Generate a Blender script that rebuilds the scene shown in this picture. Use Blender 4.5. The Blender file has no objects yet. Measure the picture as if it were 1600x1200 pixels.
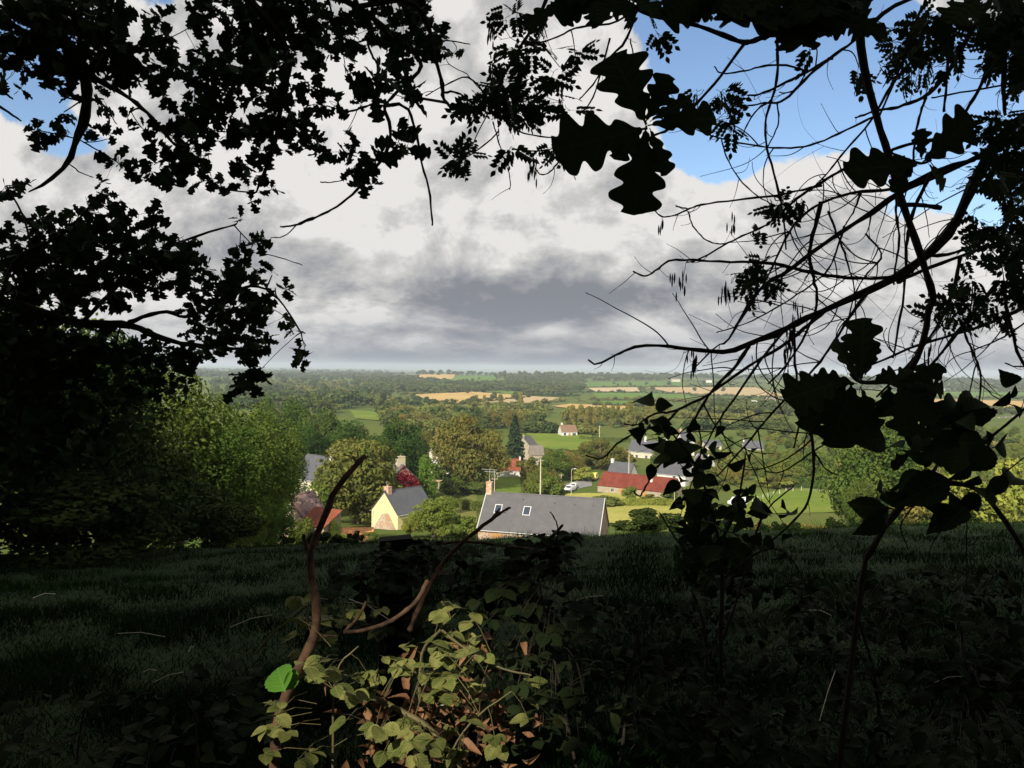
import bpy, math, random
import numpy as np
from mathutils import Vector

SC = bpy.context.scene
COL = SC.collection
R = math.radians

# ------------------------------------------------------------------ camera
F = 1200.0                      # focal length in pixels of the 1600x1200 photograph
PITCH = math.atan(25/1200.0); ROLL = R(0.7)
fw = np.array([0, math.cos(PITCH), -math.sin(PITCH)])
r0 = np.array([1.0, 0, 0]); u0 = np.array([0, math.sin(PITCH), math.cos(PITCH)])
rt = r0*math.cos(ROLL) + u0*math.sin(ROLL)
up = -r0*math.sin(ROLL) + u0*math.cos(ROLL)
cd = bpy.data.cameras.new('camera'); cam = bpy.data.objects.new('camera', cd)
cd.sensor_width = 36; cd.lens = 27; cd.clip_start = 0.05; cd.clip_end = 40000
from mathutils import Matrix
m3 = Matrix((tuple(rt), tuple(up), tuple(-fw))).transposed()
cam.matrix_world = m3.to_4x4()
COL.objects.link(cam); SC.camera = cam
SC.render.resolution_x = 1024; SC.render.resolution_y = 768

# ------------------------------------------------------------------ light
SUN_EL, SUN_AZ = R(34), R(-25)            # azimuth measured from straight behind the camera, negative = to the left
SUND = np.array([math.sin(SUN_AZ)*math.cos(SUN_EL), -math.cos(SUN_AZ)*math.cos(SUN_EL), math.sin(SUN_EL)])
sd = bpy.data.lights.new('sun', 'SUN'); sd.energy = 5.0; sd.angle = R(0.5); sd.color = (1.0, 0.92, 0.76)
sun = bpy.data.objects.new('sun', sd); COL.objects.link(sun)
sun.rotation_euler = Vector(SUND).to_track_quat('Z', 'Y').to_euler()
SC.view_settings.view_transform = 'Standard'; SC.view_settings.look = 'None'
SC.view_settings.exposure = 0.5; SC.view_settings.gamma = 1.0

# ------------------------------------------------------------------ node helper
class NT:
    def __init__(s, tree): s.t = tree; s.n = tree.nodes; s.l = tree.links
    def add(s, typ, **kw):
        nd = s.n.new(typ)
        for k, v in kw.items(): setattr(nd, k, v)
        return nd
    def put(s, sock, v):
        if isinstance(v, (int, float)): sock.default_value = v
        elif isinstance(v, (tuple, list)):
            v = tuple(v)
            if len(sock.default_value) == 4 and len(v) == 3: v = v + (1,)
            sock.default_value = v
        else: s.l.new(v, sock)
    def m(s, op, a, b=0.0, c=0.0, clamp=False):
        nd = s.add('ShaderNodeMath', operation=op, use_clamp=clamp)
        s.put(nd.inputs[0], a); s.put(nd.inputs[1], b); s.put(nd.inputs[2], c)
        return nd.outputs[0]
    def noise(s, vec, scale, detail=4, rough=0.55, dist=0.0, lac=2.0):
        nd = s.add('ShaderNodeTexNoise'); s.put(nd.inputs['Vector'], vec)
        nd.inputs['Scale'].default_value = scale; nd.inputs['Detail'].default_value = detail
        nd.inputs['Roughness'].default_value = rough; nd.inputs['Distortion'].default_value = dist
        return nd.outputs['Fac']
    def mix(s, f, a, b):
        nd = s.add('ShaderNodeMix', data_type='RGBA'); s.put(nd.inputs[0], f); s.put(nd.inputs[6], a); s.put(nd.inputs[7], b)
        return nd.outputs[2]
    def ramp(s, f, stops):
        nd = s.add('ShaderNodeValToRGB'); s.put(nd.inputs[0], f); cr = nd.color_ramp
        while len(cr.elements) < len(stops): cr.elements.new(0.5)
        for e, (p, c) in zip(cr.elements, stops): e.position = p; e.color = tuple(c) + (1,)
        return nd.outputs[0]
    def sstep(s, x, a, b):
        nd = s.add('ShaderNodeMapRange', interpolation_type='SMOOTHSTEP'); s.put(nd.inputs[0], x)
        nd.inputs[1].default_value = a; nd.inputs[2].default_value = b; return nd.outputs[0]
    def comb(s, x, y, z):
        nd = s.add('ShaderNodeCombineXYZ'); s.put(nd.inputs[0], x); s.put(nd.inputs[1], y); s.put(nd.inputs[2], z); return nd.outputs[0]

# ------------------------------------------------------------------ sky
W = bpy.data.worlds.new('World'); SC.world = W; W.use_nodes = True
W.node_tree.nodes.clear(); N = NT(W.node_tree)
sky = N.add('ShaderNodeTexSky', sky_type='NISHITA', sun_disc=False, sun_elevation=SUN_EL,
            sun_rotation=math.pi - SUN_AZ, air_density=1.0, dust_density=0.3, ozone_density=2.5)
tc = N.add('ShaderNodeTexCoord'); sp = N.add('ShaderNodeSeparateXYZ'); N.l.new(tc.outputs['Generated'], sp.inputs[0])
X, Y, Z = sp.outputs
ym = N.m('MAXIMUM', N.m('ABSOLUTE', Y), 0.25)
U = N.m('DIVIDE', X, ym); V = N.m('DIVIDE', Z, ym)
Vp = N.m('MAXIMUM', V, 0.0)
vw = N.m('MULTIPLY', N.m('LOGARITHM', N.m('ADD', Vp, 0.10), math.e), 0.36)
side = N.sstep(Y, -0.1, 0.1)
P1 = N.comb(U, vw, N.m('MULTIPLY', side, 3.7))
nA = N.noise(P1, 2.6, 9, 0.56, 0.35)       # coverage
nB = N.noise(P1, 5.5, 10, 0.60, 0.25)      # billows
nC = N.noise(P1, 1.9, 6, 0.5, 0.6)
def blob(px, py, rx, ry, amp):
    a0 = (px-800)/F; e0 = (575-py)/F + -(px-800)/F*math.sin(ROLL)*-1*0
    dx = N.m('DIVIDE', N.m('SUBTRACT', U, a0), rx/F); dy = N.m('DIVIDE', N.m('SUBTRACT', V, e0), ry/F)
    q = N.m('ADD', N.m('MULTIPLY', dx, dx), N.m('MULTIPLY', dy, dy))
    return N.m('MULTIPLY', N.m('EXPONENT', N.m('MULTIPLY', q, -1.0)), amp)
def total(bl):
    acc = None
    for b in bl:
        v = blob(*b); acc = v if acc is None else N.m('ADD', acc, v)
    return acc
# where the cloud cover opens to blue
hole = total([(1200, 90, 170, 130, 1.0), (1110, 215, 75, 75, 0.75), (1420, 130, 230, 130, 0.8), (1600, 200, 150, 130, 0.6),
              (40, 120, 120, 110, 1.0), (150, 235, 80, 40, 0.5), (350, 200, 60, 40, 0.35), (255, 10, 80, 30, 0.45),
              (700, 5, 60, 15, 0.3), (1330, 350, 90, 40, 0.3), (1450, 300, 90, 60, 0.5), (1560, 340, 70, 70, 0.35), (1010, 20, 60, 50, 0.3)])
cov = N.m('SUBTRACT', N.m('ADD', N.m('MULTIPLY', nA, 0.75), N.m('MULTIPLY', nB, 0.35)), N.m('MULTIPLY', hole, 0.62))
cov = N.m('ADD', N.m('ADD', cov, 0.04), N.m('MULTIPLY', N.m('SUBTRACT', N.noise(P1, 12.0, 9, 0.66, 0.5), 0.5), 0.24))
alpha = N.sstep(cov, 0.25, 0.315)
thin = N.sstep(cov, 0.26, 0.52)
# light and dark of the cloud mass
dark = total([(880, 475, 250, 46, 0.55), (560, 375, 150, 70, 0.30), (700, 440, 200, 45, 0.45), (1060, 440, 120, 60, 0.3), (1300, 480, 200, 60, 0.25),
              (850, 300, 160, 50, 0.15), (780, 560, 900, 26, 0.40), (1020, 500, 80, 30, -0.12), (520, 470, 80, 60, 0.18),
              (850, 512, 45, 14, -0.45), (640, 530, 70, 16, -0.22), (560, 545, 60, 8, -0.2),
              (640, 260, 170, 80, -0.25), (760, 380, 60, 36, -0.30), (950, 110, 120, 90, -0.22), (1160, 350, 90, 60, -0.22), (1260, 270, 60, 40, -0.1),
              (480, 180, 140, 120, -0.05), (90, 300, 120, 50, -0.1)])
nD = N.noise(P1, 13.0, 8, 0.62, 0.4)
Lm = N.m('ADD', N.m('MULTIPLY', N.m('SUBTRACT', nB, 0.5), 2.3), N.m('MULTIPLY', N.m('SUBTRACT', nC, 0.5), 1.2))
Lm = N.m('ADD', Lm, N.m('MULTIPLY', N.m('SUBTRACT', nD, 0.5), 1.1))
dark = N.m('MULTIPLY', dark, N.m('ADD', N.m('MULTIPLY', nA, 1.0), 0.5))
P2 = N.comb(N.m('SUBTRACT', U, 0.012), N.m('ADD', vw, 0.030), N.m('MULTIPLY', side, 3.7))
rel = N.m('SUBTRACT', nB, N.noise(P2, 5.5, 10, 0.60, 0.25))       # billows lit from above
Lm = N.m('ADD', Lm, N.m('MULTIPLY', rel, 2.0))
edge = N.m('MULTIPLY', N.m('SUBTRACT', 1.0, N.sstep(cov, 0.28, 0.42)), 0.22)   # thin sunlit cloud rims
Lm = N.m('ADD', N.m('SUBTRACT', N.m('ADD', Lm, 0.86), dark), edge)
ccol = N.ramp(Lm, [(0.0, (0.225, 0.238, 0.268)), (0.25, (0.315, 0.322, 0.345)), (0.5, (0.45, 0.448, 0.452)), (0.75, (0.59, 0.58, 0.57)), (1.0, (0.78, 0.76, 0.735))])
skyc = N.add('ShaderNodeVectorMath', operation='SCALE'); N.l.new(sky.outputs[0], skyc.inputs[0]); skyc.inputs['Scale'].default_value = 0.15
hz = N.sstep(V, 0.13, 0.0)                 # thick air low down turns blue gaps grey
skym = N.mix(N.m('MULTIPLY', hz, 0.9), skyc.outputs[0], (0.33, 0.37, 0.44))
ccol = N.mix(N.m('MULTIPLY', N.sstep(V, 0.10, 0.0), 0.55), ccol, (0.30, 0.325, 0.385))
fin = N.mix(alpha, skym, ccol)
below = N.sstep(Z, 0.0, -0.02)
fin = N.mix(below, fin, (0.10, 0.11, 0.10))
bg = N.add('ShaderNodeBackground'); N.l.new(fin, bg.inputs[0]); bg.inputs[1].default_value = 0.74
wo = N.add('ShaderNodeOutputWorld'); N.l.new(bg.outputs[0], wo.inputs[0])

# ------------------------------------------------------------------ mapping
def P(px, py, d):
    """point of the world at forward distance d (metres along +Y) seen towards px,py"""
    v = fw + rt*((px-800)/F) + up*((600-py)/F)
    return v*(d/v[1])
def proj(p):
    p = np.asarray(p, float)
    z = p @ fw
    return 800 + F*(p @ rt)/z, 600 - F*(p @ up)/z

# ------------------------------------------------------------------ terrain
ZY = [(-300, 26), (-60, 2.5), (-10, -1.0), (0, -1.6), (3, -2.05), (10, -3.15), (20, -5.0), (30, -6.75), (36, -8.1), (40, -9.2), (48, -11.8), (60, -15.0), (75, -18.7),
      (90, -21.7), (110, -24.8), (140, -28.3), (180, -32), (210, -32.8), (250, -33.6), (400, -34.2), (550, -35), (700, -38), (900, -42),
      (1100, -43.8), (1400, -44.5), (1800, -42), (2300, -37), (2800, -31), (3100, -29.5), (3600, -40), (5000, -58), (8000, -60), (30000, -60)]
ZL = [(-300, 26), (900, -42), (1400, -43.5), (2300, -43), (4000, -43), (9000, -45), (12000, -47), (30000, -60)]
_y = np.array([a for a, b in ZY], float); _z = np.array([b for a, b in ZY], float)
_yl = np.array([a for a, b in ZL], float); _zl = np.array([b for a, b in ZL], float)
def sst(x, a, b):
    t = np.clip((x-a)/(b-a), 0, 1); return t*t*(3-2*t)
def hgt(x, y):
    x = np.asarray(x, float); y = np.asarray(y, float)
    z = np.interp(y, _y, _z); zl = np.interp(y, _yl, _zl)
    u = x/np.maximum(y, 50)
    k = sst(u, -0.20, -0.10)*1.0
    z = np.where(y > 900, zl + (z-zl)*k, z)
    near = sst(y, 900, 40)
    z = z + near*0.045*np.clip(x, -40, 40)*sst(-y, -120, -36)
    z = z + 0.10*np.sin(x*0.7+1)*np.sin(y*0.6)*sst(np.abs(y), 3, 14) + 0.35*np.sin(x*0.11+0.4)*np.sin(y*0.09+1)*sst(y, 30, 90)
    z = z + 2.2*np.sin(x*0.0061+1.0)*np.sin(y*0.0045+2)*sst(y, 700, 1500)
    return z
def hit(px, py, dmin=3.0, dmax=14000.0):
    v = fw + rt*((px-800)/F) + up*((600-py)/F); v = v/v[1]
    ds = np.geomspace(dmin, dmax, 700); bl = np.nonzero(v[2]*ds < hgt(v[0]*ds, ds))[0]
    i = bl[0] if len(bl) else 699
    lo, hi = ds[max(0, i-1)], ds[i]
    for _ in range(12):
        mid = (lo+hi)/2
        if v[2]*mid < float(hgt(v[0]*mid, mid)): hi = mid
        else: lo = mid
    q = v*hi; return np.array([q[0], q[1], float(hgt(q[0], q[1]))])

# ------------------------------------------------------------------ mesh helpers
class MB:
    def __init__(s): s.v = []; s.f = []; s.n = 0; s.mi = []
    def add(s, verts, faces, mi=0):
        verts = np.asarray(verts, float).reshape(-1, 3); s.v.append(verts)
        for f in faces: s.f.append([i+s.n for i in f])
        s.mi += [mi]*len(faces); s.n += len(verts); return s
    def box(s, x0, x1, y0, y1, z0, z1, mi=0):
        v = [(x, y, z) for z in (z0, z1) for x, y in ((x0, y0), (x1, y0), (x1, y1), (x0, y1))]
        return s.add(v, [(3, 2, 1, 0), (4, 5, 6, 7), (0, 1, 5, 4), (1, 2, 6, 5), (2, 3, 7, 6), (3, 0, 4, 7)], mi)
    def tube(s, pts, rad, k=6, mi=0):
        pts = np.asarray(pts, float); n = len(pts); rad = np.broadcast_to(np.asarray(rad, float), (n,))
        t = np.gradient(pts, axis=0); t /= np.linalg.norm(t, axis=1)[:, None] + 1e-9
        a = np.array([0, 0, 1.0]); 
        if abs(t[0] @ a) > 0.9: a = np.array([1.0, 0, 0])
        u = np.cross(t[0], a); u /= np.linalg.norm(u); vs = []
        for i in range(n):
            u = u - t[i]*(u @ t[i]); u /= np.linalg.norm(u)+1e-9; w = np.cross(t[i], u)
            for j in range(k):
                an = 2*math.pi*j/k; vs.append(pts[i] + rad[i]*(math.cos(an)*u + math.sin(an)*w))
        fs = [(i*k+j, i*k+(j+1) % k, (i+1)*k+(j+1) % k, (i+1)*k+j) for i in range(n-1) for j in range(k)]
        fs.append(tuple(range(k-1, -1, -1))); fs.append(tuple((n-1)*k+j for j in range(k)))
        return s.add(vs, fs, mi)
    def mesh(s, name, mats, smooth=False):
        me = bpy.data.meshes.new(name)
        v = np.concatenate(s.v) if s.v else np.zeros((0, 3))
        me.from_pydata(v.tolist(), [], s.f)
        if not isinstance(mats, (list, tuple)): mats = [mats]
        for m in mats: me.materials.append(m)
        if len(mats) > 1: me.polygons.foreach_set('material_index', s.mi)
        if smooth: me.polygons.foreach_set('use_smooth', [True]*len(me.polygons))
        me.update(); return me
def quads_mesh(name, V4, mat):
    """V4: (n,4,3) array of quads -> mesh, fast"""
    n = len(V4); me = bpy.data.meshes.new(name)
    me.vertices.add(n*4); me.vertices.foreach_set('co', V4.reshape(-1))
    me.loops.add(n*4); me.loops.foreach_set('vertex_index', np.arange(n*4, dtype=np.int32))
    me.polygons.add(n); me.polygons.foreach_set('loop_start', np.arange(0, n*4, 4, dtype=np.int32))
    me.update(calc_edges=True); me.materials.append(mat); return me
def link(name, me, parent=None):
    o = bpy.data.objects.new(name, me); COL.objects.link(o)
    if parent is not None: o.parent = parent
    return o
def tag(o, label=None, cat=None, group=None, kind=None):
    if label: o['label'] = label
    if cat: o['category'] = cat
    if group: o['group'] = group
    if kind: o['kind'] = kind
    return o
def thing(name, label, cat, loc=(0, 0, 0), rz=0.0, group=None):
    o = bpy.data.objects.new(name, None); COL.objects.link(o); o.empty_display_size = 0.2
    o.location = tuple(loc); o.rotation_euler = (0, 0, rz); return tag(o, label, cat, group)
def dup(root, loc, rz, sc, label, group=None):
    r = root.copy(); COL.objects.link(r); r.location = tuple(loc); r.rotation_euler = (0, 0, rz); r.scale = sc
    r['label'] = label
    if group: r['group'] = group
    elif 'group' in r: del r['group']
    for ch in root.children:
        c = ch.copy(); COL.objects.link(c); c.parent = r
    return r

# ------------------------------------------------------------------ materials
def mat(name, build):
    m = bpy.data.materials.new(name); m.use_nodes = True; m.node_tree.nodes.clear(); n = NT(m.node_tree)
    out = n.add('ShaderNodeOutputMaterial'); sh = build(n); n.l.new(sh, out.inputs[0]); return m
def pbsdf(n, col, rough=0.8, spec=0.3, metal=0.0, bump=None, bstr=0.3, bdist=0.02):
    b = n.add('ShaderNodeBsdfPrincipled'); n.put(b.inputs['Base Color'], col); n.put(b.inputs['Roughness'], rough)
    b.inputs['Specular IOR Level'].default_value = spec; b.inputs['Metallic'].default_value = metal
    if bump is not None:
        bp = n.add('ShaderNodeBump'); bp.inputs['Strength'].default_value = bstr; bp.inputs['Distance'].default_value = bdist
        n.put(bp.inputs['Height'], bump); n.l.new(bp.outputs[0], b.inputs['Normal'])
    return b
def obj_vec(n):
    return n.add('ShaderNodeTexCoord').outputs['Object']
def world_vec(n):
    return n.add('ShaderNodeNewGeometry').outputs['Position']
def simple(name, c1, c2, scale=3.0, rough=0.85, spec=0.25, detail=6, bstr=0.3, bdist=0.02, lo=0.35, hi=0.65, metal=0.0, c3=None, scale3=0.6):
    def b(n):
        v = obj_vec(n); f = n.sstep(n.noise(v, scale, detail, 0.6), lo, hi)
        c = n.mix(f, c1, c2)
        if c3 is not None: c = n.mix(n.sstep(n.noise(v, scale3, 4, 0.5), 0.5, 0.68), c, c3)
        return pbsdf(n, c, rough, spec, metal, n.noise(v, scale*3, 4), bstr, bdist).outputs[0]
    return mat(name, b)
def leafy(name, c1, c2, c3, scale=0.8, trans=0.22, spec=0.06, rough=0.75, vary=0.35, vein=False):
    def b(n):
        v = world_vec(n); f = n.sstep(n.noise(v, scale, 3, 0.5), 0.36, 0.64)
        c = n.mix(f, c1, c2); g = n.sstep(n.noise(v, scale*5, 2, 0.5), 0.52, 0.72); c = n.mix(n.m('MULTIPLY', g, 0.7), c, c3)
        oi = n.add('ShaderNodeObjectInfo')
        hs = n.add('ShaderNodeHueSaturation'); n.l.new(c, hs.inputs['Color'])
        n.put(hs.inputs['Value'], n.m('ADD', n.m('MULTIPLY', oi.outputs['Random'], vary), 1.0-vary/2))
        n.put(hs.inputs['Hue'], n.m('ADD', n.m('MULTIPLY', oi.outputs['Random'], -0.035), 0.517))
        if vein:
            uv = n.add('ShaderNodeUVMap').outputs[0]; sx = n.add('ShaderNodeSeparateXYZ'); n.l.new(uv, sx.inputs[0])
            ax = n.m('ABSOLUTE', sx.outputs[0]); w = n.m('ABSOLUTE', n.m('SUBTRACT', n.m('FRACT', n.m('MULTIPLY', n.m('SUBTRACT', sx.outputs[1], n.m('MULTIPLY', ax, 0.7)), 7.0)), 0.5))
            vn = n.m('MAXIMUM', n.sstep(w, 0.10, 0.02), n.sstep(ax, 0.025, 0.008)); ht = n.m('ADD', n.m('MULTIPLY', w, 2.0), n.m('MULTIPLY', vn, -0.4))
            cc = n.mix(n.m('MULTIPLY', vn, 0.28), hs.outputs[0], tuple(min(1, x*2.0) for x in c2)); p = pbsdf(n, cc, rough, spec, 0, ht, 0.3, 0.002)
        else: p = pbsdf(n, hs.outputs[0], rough, spec)
        if trans <= 0: return p.outputs[0]
        t = n.add('ShaderNodeBsdfTranslucent'); n.l.new(hs.outputs[0], t.inputs[0])
        mx = n.add('ShaderNodeMixShader'); mx.inputs[0].default_value = trans
        n.l.new(p.outputs[0], mx.inputs[1]); n.l.new(t.outputs[0], mx.inputs[2]); return mx.outputs[0]
    return mat(name, b)

def ground_mat(n):
    v = world_vec(n)
    f = n.sstep(n.noise(v, 0.02, 6, 0.6), 0.38, 0.62); c = n.mix(f, (0.085, 0.13, 0.026), (0.135, 0.15, 0.034))
    c = n.mix(n.m('MULTIPLY', n.sstep(n.noise(v, 0.25, 5, 0.6), 0.45, 0.7), 0.6), c, (0.15, 0.145, 0.05))
    c = n.mix(n.m('MULTIPLY', n.noise(v, 3.0, 6, 0.7), 0.6), c, (0.035, 0.065, 0.018))
    return pbsdf(n, c, 0.95, 0.03, 0, n.noise(v, 2.5, 6, 0.7), 0.6, 0.15).outputs[0]
M_ground = mat('meadow_ground', ground_mat)
def fieldmat(name, c1, c2, stripe=0.0, sc=0.05, rot=0.6, period=3.0, fine=0.7):
    def b(n):
        v = world_vec(n); f = n.sstep(n.noise(v, sc, 6, 0.62), 0.36, 0.64); c = n.mix(f, c1, c2)
        g = n.sstep(n.noise(v, fine, 5, 0.7), 0.4, 0.72); c = n.mix(n.m('MULTIPLY', g, 0.45), c, tuple(x*0.6 for x in c1))
        if stripe > 0:
            mp = n.add('ShaderNodeMapping'); n.l.new(v, mp.inputs[0]); mp.inputs['Rotation'].default_value = (0, 0, rot)
            wv = n.add('ShaderNodeTexWave'); n.l.new(mp.outputs[0], wv.inputs[0]); wv.inputs['Scale'].default_value = 1/period
            wv.inputs['Distortion'].default_value = 2.0; wv.inputs['Detail'].default_value = 3
            c = n.mix(n.m('MULTIPLY', wv.outputs['Fac'], stripe), c, tuple(x*0.62 for x in c2))
        return pbsdf(n, c, 0.95, 0.03, 0, n.noise(v, fine*3, 4), 0.4, 0.08).outputs[0]
    return mat(name, b)
M_stub = fieldmat('stubble', (0.42, 0.285, 0.105), (0.50, 0.35, 0.145), 0.2, 0.012, 0.5, 12)
M_tan = fieldmat('dry_crop', (0.40, 0.31, 0.17), (0.46, 0.34, 0.19), 0.15, 0.012, 0.9, 12)
M_pale = fieldmat('bare_soil', (0.45, 0.36, 0.24), (0.50, 0.38, 0.22), 0.12, 0.02, 0.3, 12)
M_green = fieldmat('pasture', (0.085, 0.165, 0.03), (0.12, 0.19, 0.035), 0.0, 0.02)
M_bright = fieldmat('bright_pasture', (0.12, 0.18, 0.028), (0.17, 0.205, 0.038), 0.0, 0.05)
M_mown = fieldmat('mown_hay', (0.31, 0.31, 0.070), (0.42, 0.39, 0.11), 0.5, 0.09, 1.15, 1.2)
M_olive = fieldmat('dry_grass', (0.15, 0.16, 0.045), (0.20, 0.18, 0.06), 0.0, 0.03)
M_road = fieldmat('tarmac_gravel', (0.20, 0.19, 0.19), (0.27, 0.26, 0.26), 0, 0.3)

# ------------------------------------------------------------------ ground sheet
def ground():
    ys = sorted(set(list(np.linspace(-300, 0, 14)) + list(np.linspace(0, 60, 61)) + list(np.geomspace(60, 28000, 150)) + [a for a, b in ZY if a >= 0]))
    nx = 90; us = np.linspace(-1, 1, nx); us = np.sign(us)*np.abs(us)**1.2
    vs = []
    for y in ys:
        w = max(70, 1.25*abs(y)+40); x = us*w
        vs.append(np.stack([x, np.full(nx, y), hgt(x, np.full(nx, y))], 1))
    fs = [(j*nx+i, j*nx+i+1, (j+1)*nx+i+1, (j+1)*nx+i) for j in range(len(ys)-1) for i in range(nx-1)]
    m = MB().add(np.concatenate(vs), fs); o = link('ground', m.mesh('ground', M_ground, True)); tag(o, kind='structure')
ground()

def field(name, label, quad, m, off=0.3, n=14):
    c = [hit(*q) for q in quad]; vs = []
    for j in range(n):
        for i in range(n):
            a, b = i/(n-1), j/(n-1)
            p = (c[0]*(1-a)+c[1]*a)*(1-b) + (c[3]*(1-a)+c[2]*a)*b
            vs.append((p[0], p[1], float(hgt(p[0], p[1]))+off))
    fs = [(j*n+i, j*n+i+1, (j+1)*n+i+1, (j+1)*n+i)[::-1] for j in range(n-1) for i in range(n-1)]
    o = link(name, MB().add(vs, fs).mesh(name, m, True)); tag(o, label=label, kind='structure')
FIELDS = [
 ('stubble_field', [(633, 587), (712, 585.5), (708, 593), (650, 594.5)], M_stub, 2.0),
 ('pasture', [(712, 589), (780, 588), (772, 597), (686, 602)], M_green, 2.2),
 ('stubble_field', [(637, 618), (735, 612.5), (822, 619.5), (722, 632)], M_stub, 1.0),
 ('stubble_field', [(724, 633), (822, 620), (888, 623), (800, 635)], M_tan, 1.0),
 ('pasture', [(768, 612), (808, 611), (815, 618), (800, 618)], M_green, 1.0),
 ('stubble_field', [(862, 635), (890, 631.5), (992, 636), (986, 650)], M_stub, 0.8),
 ('pasture', [(905, 599), (1065, 597), (1070, 604), (915, 605)], M_green, 1.6),
 ('stubble_field', [(918, 607), (995, 606), (1000, 613), (930, 613)], M_pale, 1.4),
 ('stubble_field', [(1010, 606), (1180, 606), (1245, 622), (1060, 617)], M_tan, 1.4),
 ('pasture', [(922, 613.5), (1075, 616), (1085, 628), (935, 624)], M_green, 1.0),
 ('pasture', [(925, 627), (1000, 628), (1010, 634), (930, 633)], M_green, 1.0),
 ('pasture', [(545, 641), (592, 645), (596, 658), (556, 655)], M_bright, 0.5),
 ('pasture', [(822, 677), (925, 679), (925, 705), (850, 708)], M_bright, 0.25),
 ('pasture', [(1080, 656), (1190, 660), (1195, 669), (1080, 672)], M_olive, 0.3),
 ('hay_meadow', [(955, 770), (1075, 784), (1090, 822), (950, 818)], M_mown, 0.12),
 ('hay_meadow', [(880, 772), (955, 770), (950, 818), (900, 800)], M_mown, 0.12),
 ('pasture', [(1150, 776), (1325, 757), (1330, 800), (1165, 806)], M_bright, 0.15),
 ('lawn', [(774, 742), (812, 742), (815, 775), (776, 778)], M_bright, 0.12),
 ('lawn', [(700, 786), (745, 772), (745, 818), (700, 822)], M_olive, 0.12),
 ('stubble_field', [(1450, 624), (1620, 628), (1620, 642), (1470, 640)], M_stub, 1.0),
 ('pasture', [(1395, 612), (1620, 614), (1620, 622), (1400, 620)], M_green, 1.2),
 ('stubble_field', [(1100, 630), (1180, 632), (1180, 636), (1100, 634)], M_tan, 1.0),
 ('yard', [(882, 757), (924, 747), (925, 760), (886, 768)], M_road, 0.12),
 ('farm_track', [(912, 745), (932, 745), (935, 750), (915, 752)], M_road, 0.14),
]
for (nm, q, m_, off) in FIELDS: field(nm, None, q, m_, off)
M_meadow_shade = fieldmat('meadow_shade', (0.012, 0.022, 0.009), (0.022, 0.034, 0.013), 0, 0.35, fine=1.5)  # foreground shade put into the colour: very dark green sheet under the grass
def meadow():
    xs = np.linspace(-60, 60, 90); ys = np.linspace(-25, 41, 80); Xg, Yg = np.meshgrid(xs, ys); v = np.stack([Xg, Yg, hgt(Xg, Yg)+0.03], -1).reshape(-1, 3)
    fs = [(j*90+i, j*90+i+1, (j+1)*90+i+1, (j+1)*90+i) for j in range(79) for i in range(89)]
    tag(link('meadow', MB().add(v, fs).mesh('meadow', M_meadow_shade, True)), kind='structure')
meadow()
# ------------------------------------------------------------------ vegetation
G_dark = leafy('leaf_dark_green', (0.032, 0.070, 0.014), (0.062, 0.11, 0.020), (0.09, 0.135, 0.024), 0.5)
G_mid = leafy('leaf_mid_green', (0.080, 0.125, 0.022), (0.13, 0.165, 0.030), (0.18, 0.20, 0.042), 0.4)
G_lite = leafy('leaf_light_green', (0.14, 0.185, 0.032), (0.21, 0.24, 0.045), (0.26, 0.26, 0.06), 0.4)
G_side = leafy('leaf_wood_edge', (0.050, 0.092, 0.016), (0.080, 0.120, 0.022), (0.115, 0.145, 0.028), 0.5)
G_autumn = leafy('leaf_autumn_brown', (0.105, 0.125, 0.028), (0.175, 0.15, 0.038), (0.24, 0.165, 0.05), 0.35)
G_chest = leafy('leaf_chestnut', (0.075, 0.105, 0.022), (0.12, 0.13, 0.030), (0.18, 0.15, 0.04), 0.35)
G_con = leafy('needle_blue_green', (0.022, 0.045, 0.022), (0.040, 0.062, 0.030), (0.05, 0.07, 0.035), 0.8, 0.05)
G_yel = leafy('leaf_poplar', (0.17, 0.18, 0.045), (0.23, 0.215, 0.055), (0.20, 0.16, 0.045), 0.15)
G_far = leafy('leaf_far_wood', (0.050, 0.080, 0.022), (0.082, 0.105, 0.028), (0.12, 0.125, 0.04), 0.02, 0.1, vary=0.1)
G_farl = leafy('leaf_far_light', (0.115, 0.14, 0.034), (0.16, 0.165, 0.045), (0.19, 0.165, 0.055), 0.02, 0.1, vary=0.1)
G_hedge = leafy('leaf_hedge', (0.070, 0.105, 0.022), (0.12, 0.14, 0.034), (0.18, 0.155, 0.045), 0.6)
G_column = leafy('leaf_column', (0.085, 0.16, 0.022), (0.11, 0.19, 0.03), (0.13, 0.20, 0.04), 1.2)
M_bark = simple('bark', (0.09, 0.07, 0.05), (0.16, 0.13, 0.10), 6, 0.95, 0.1)

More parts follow.
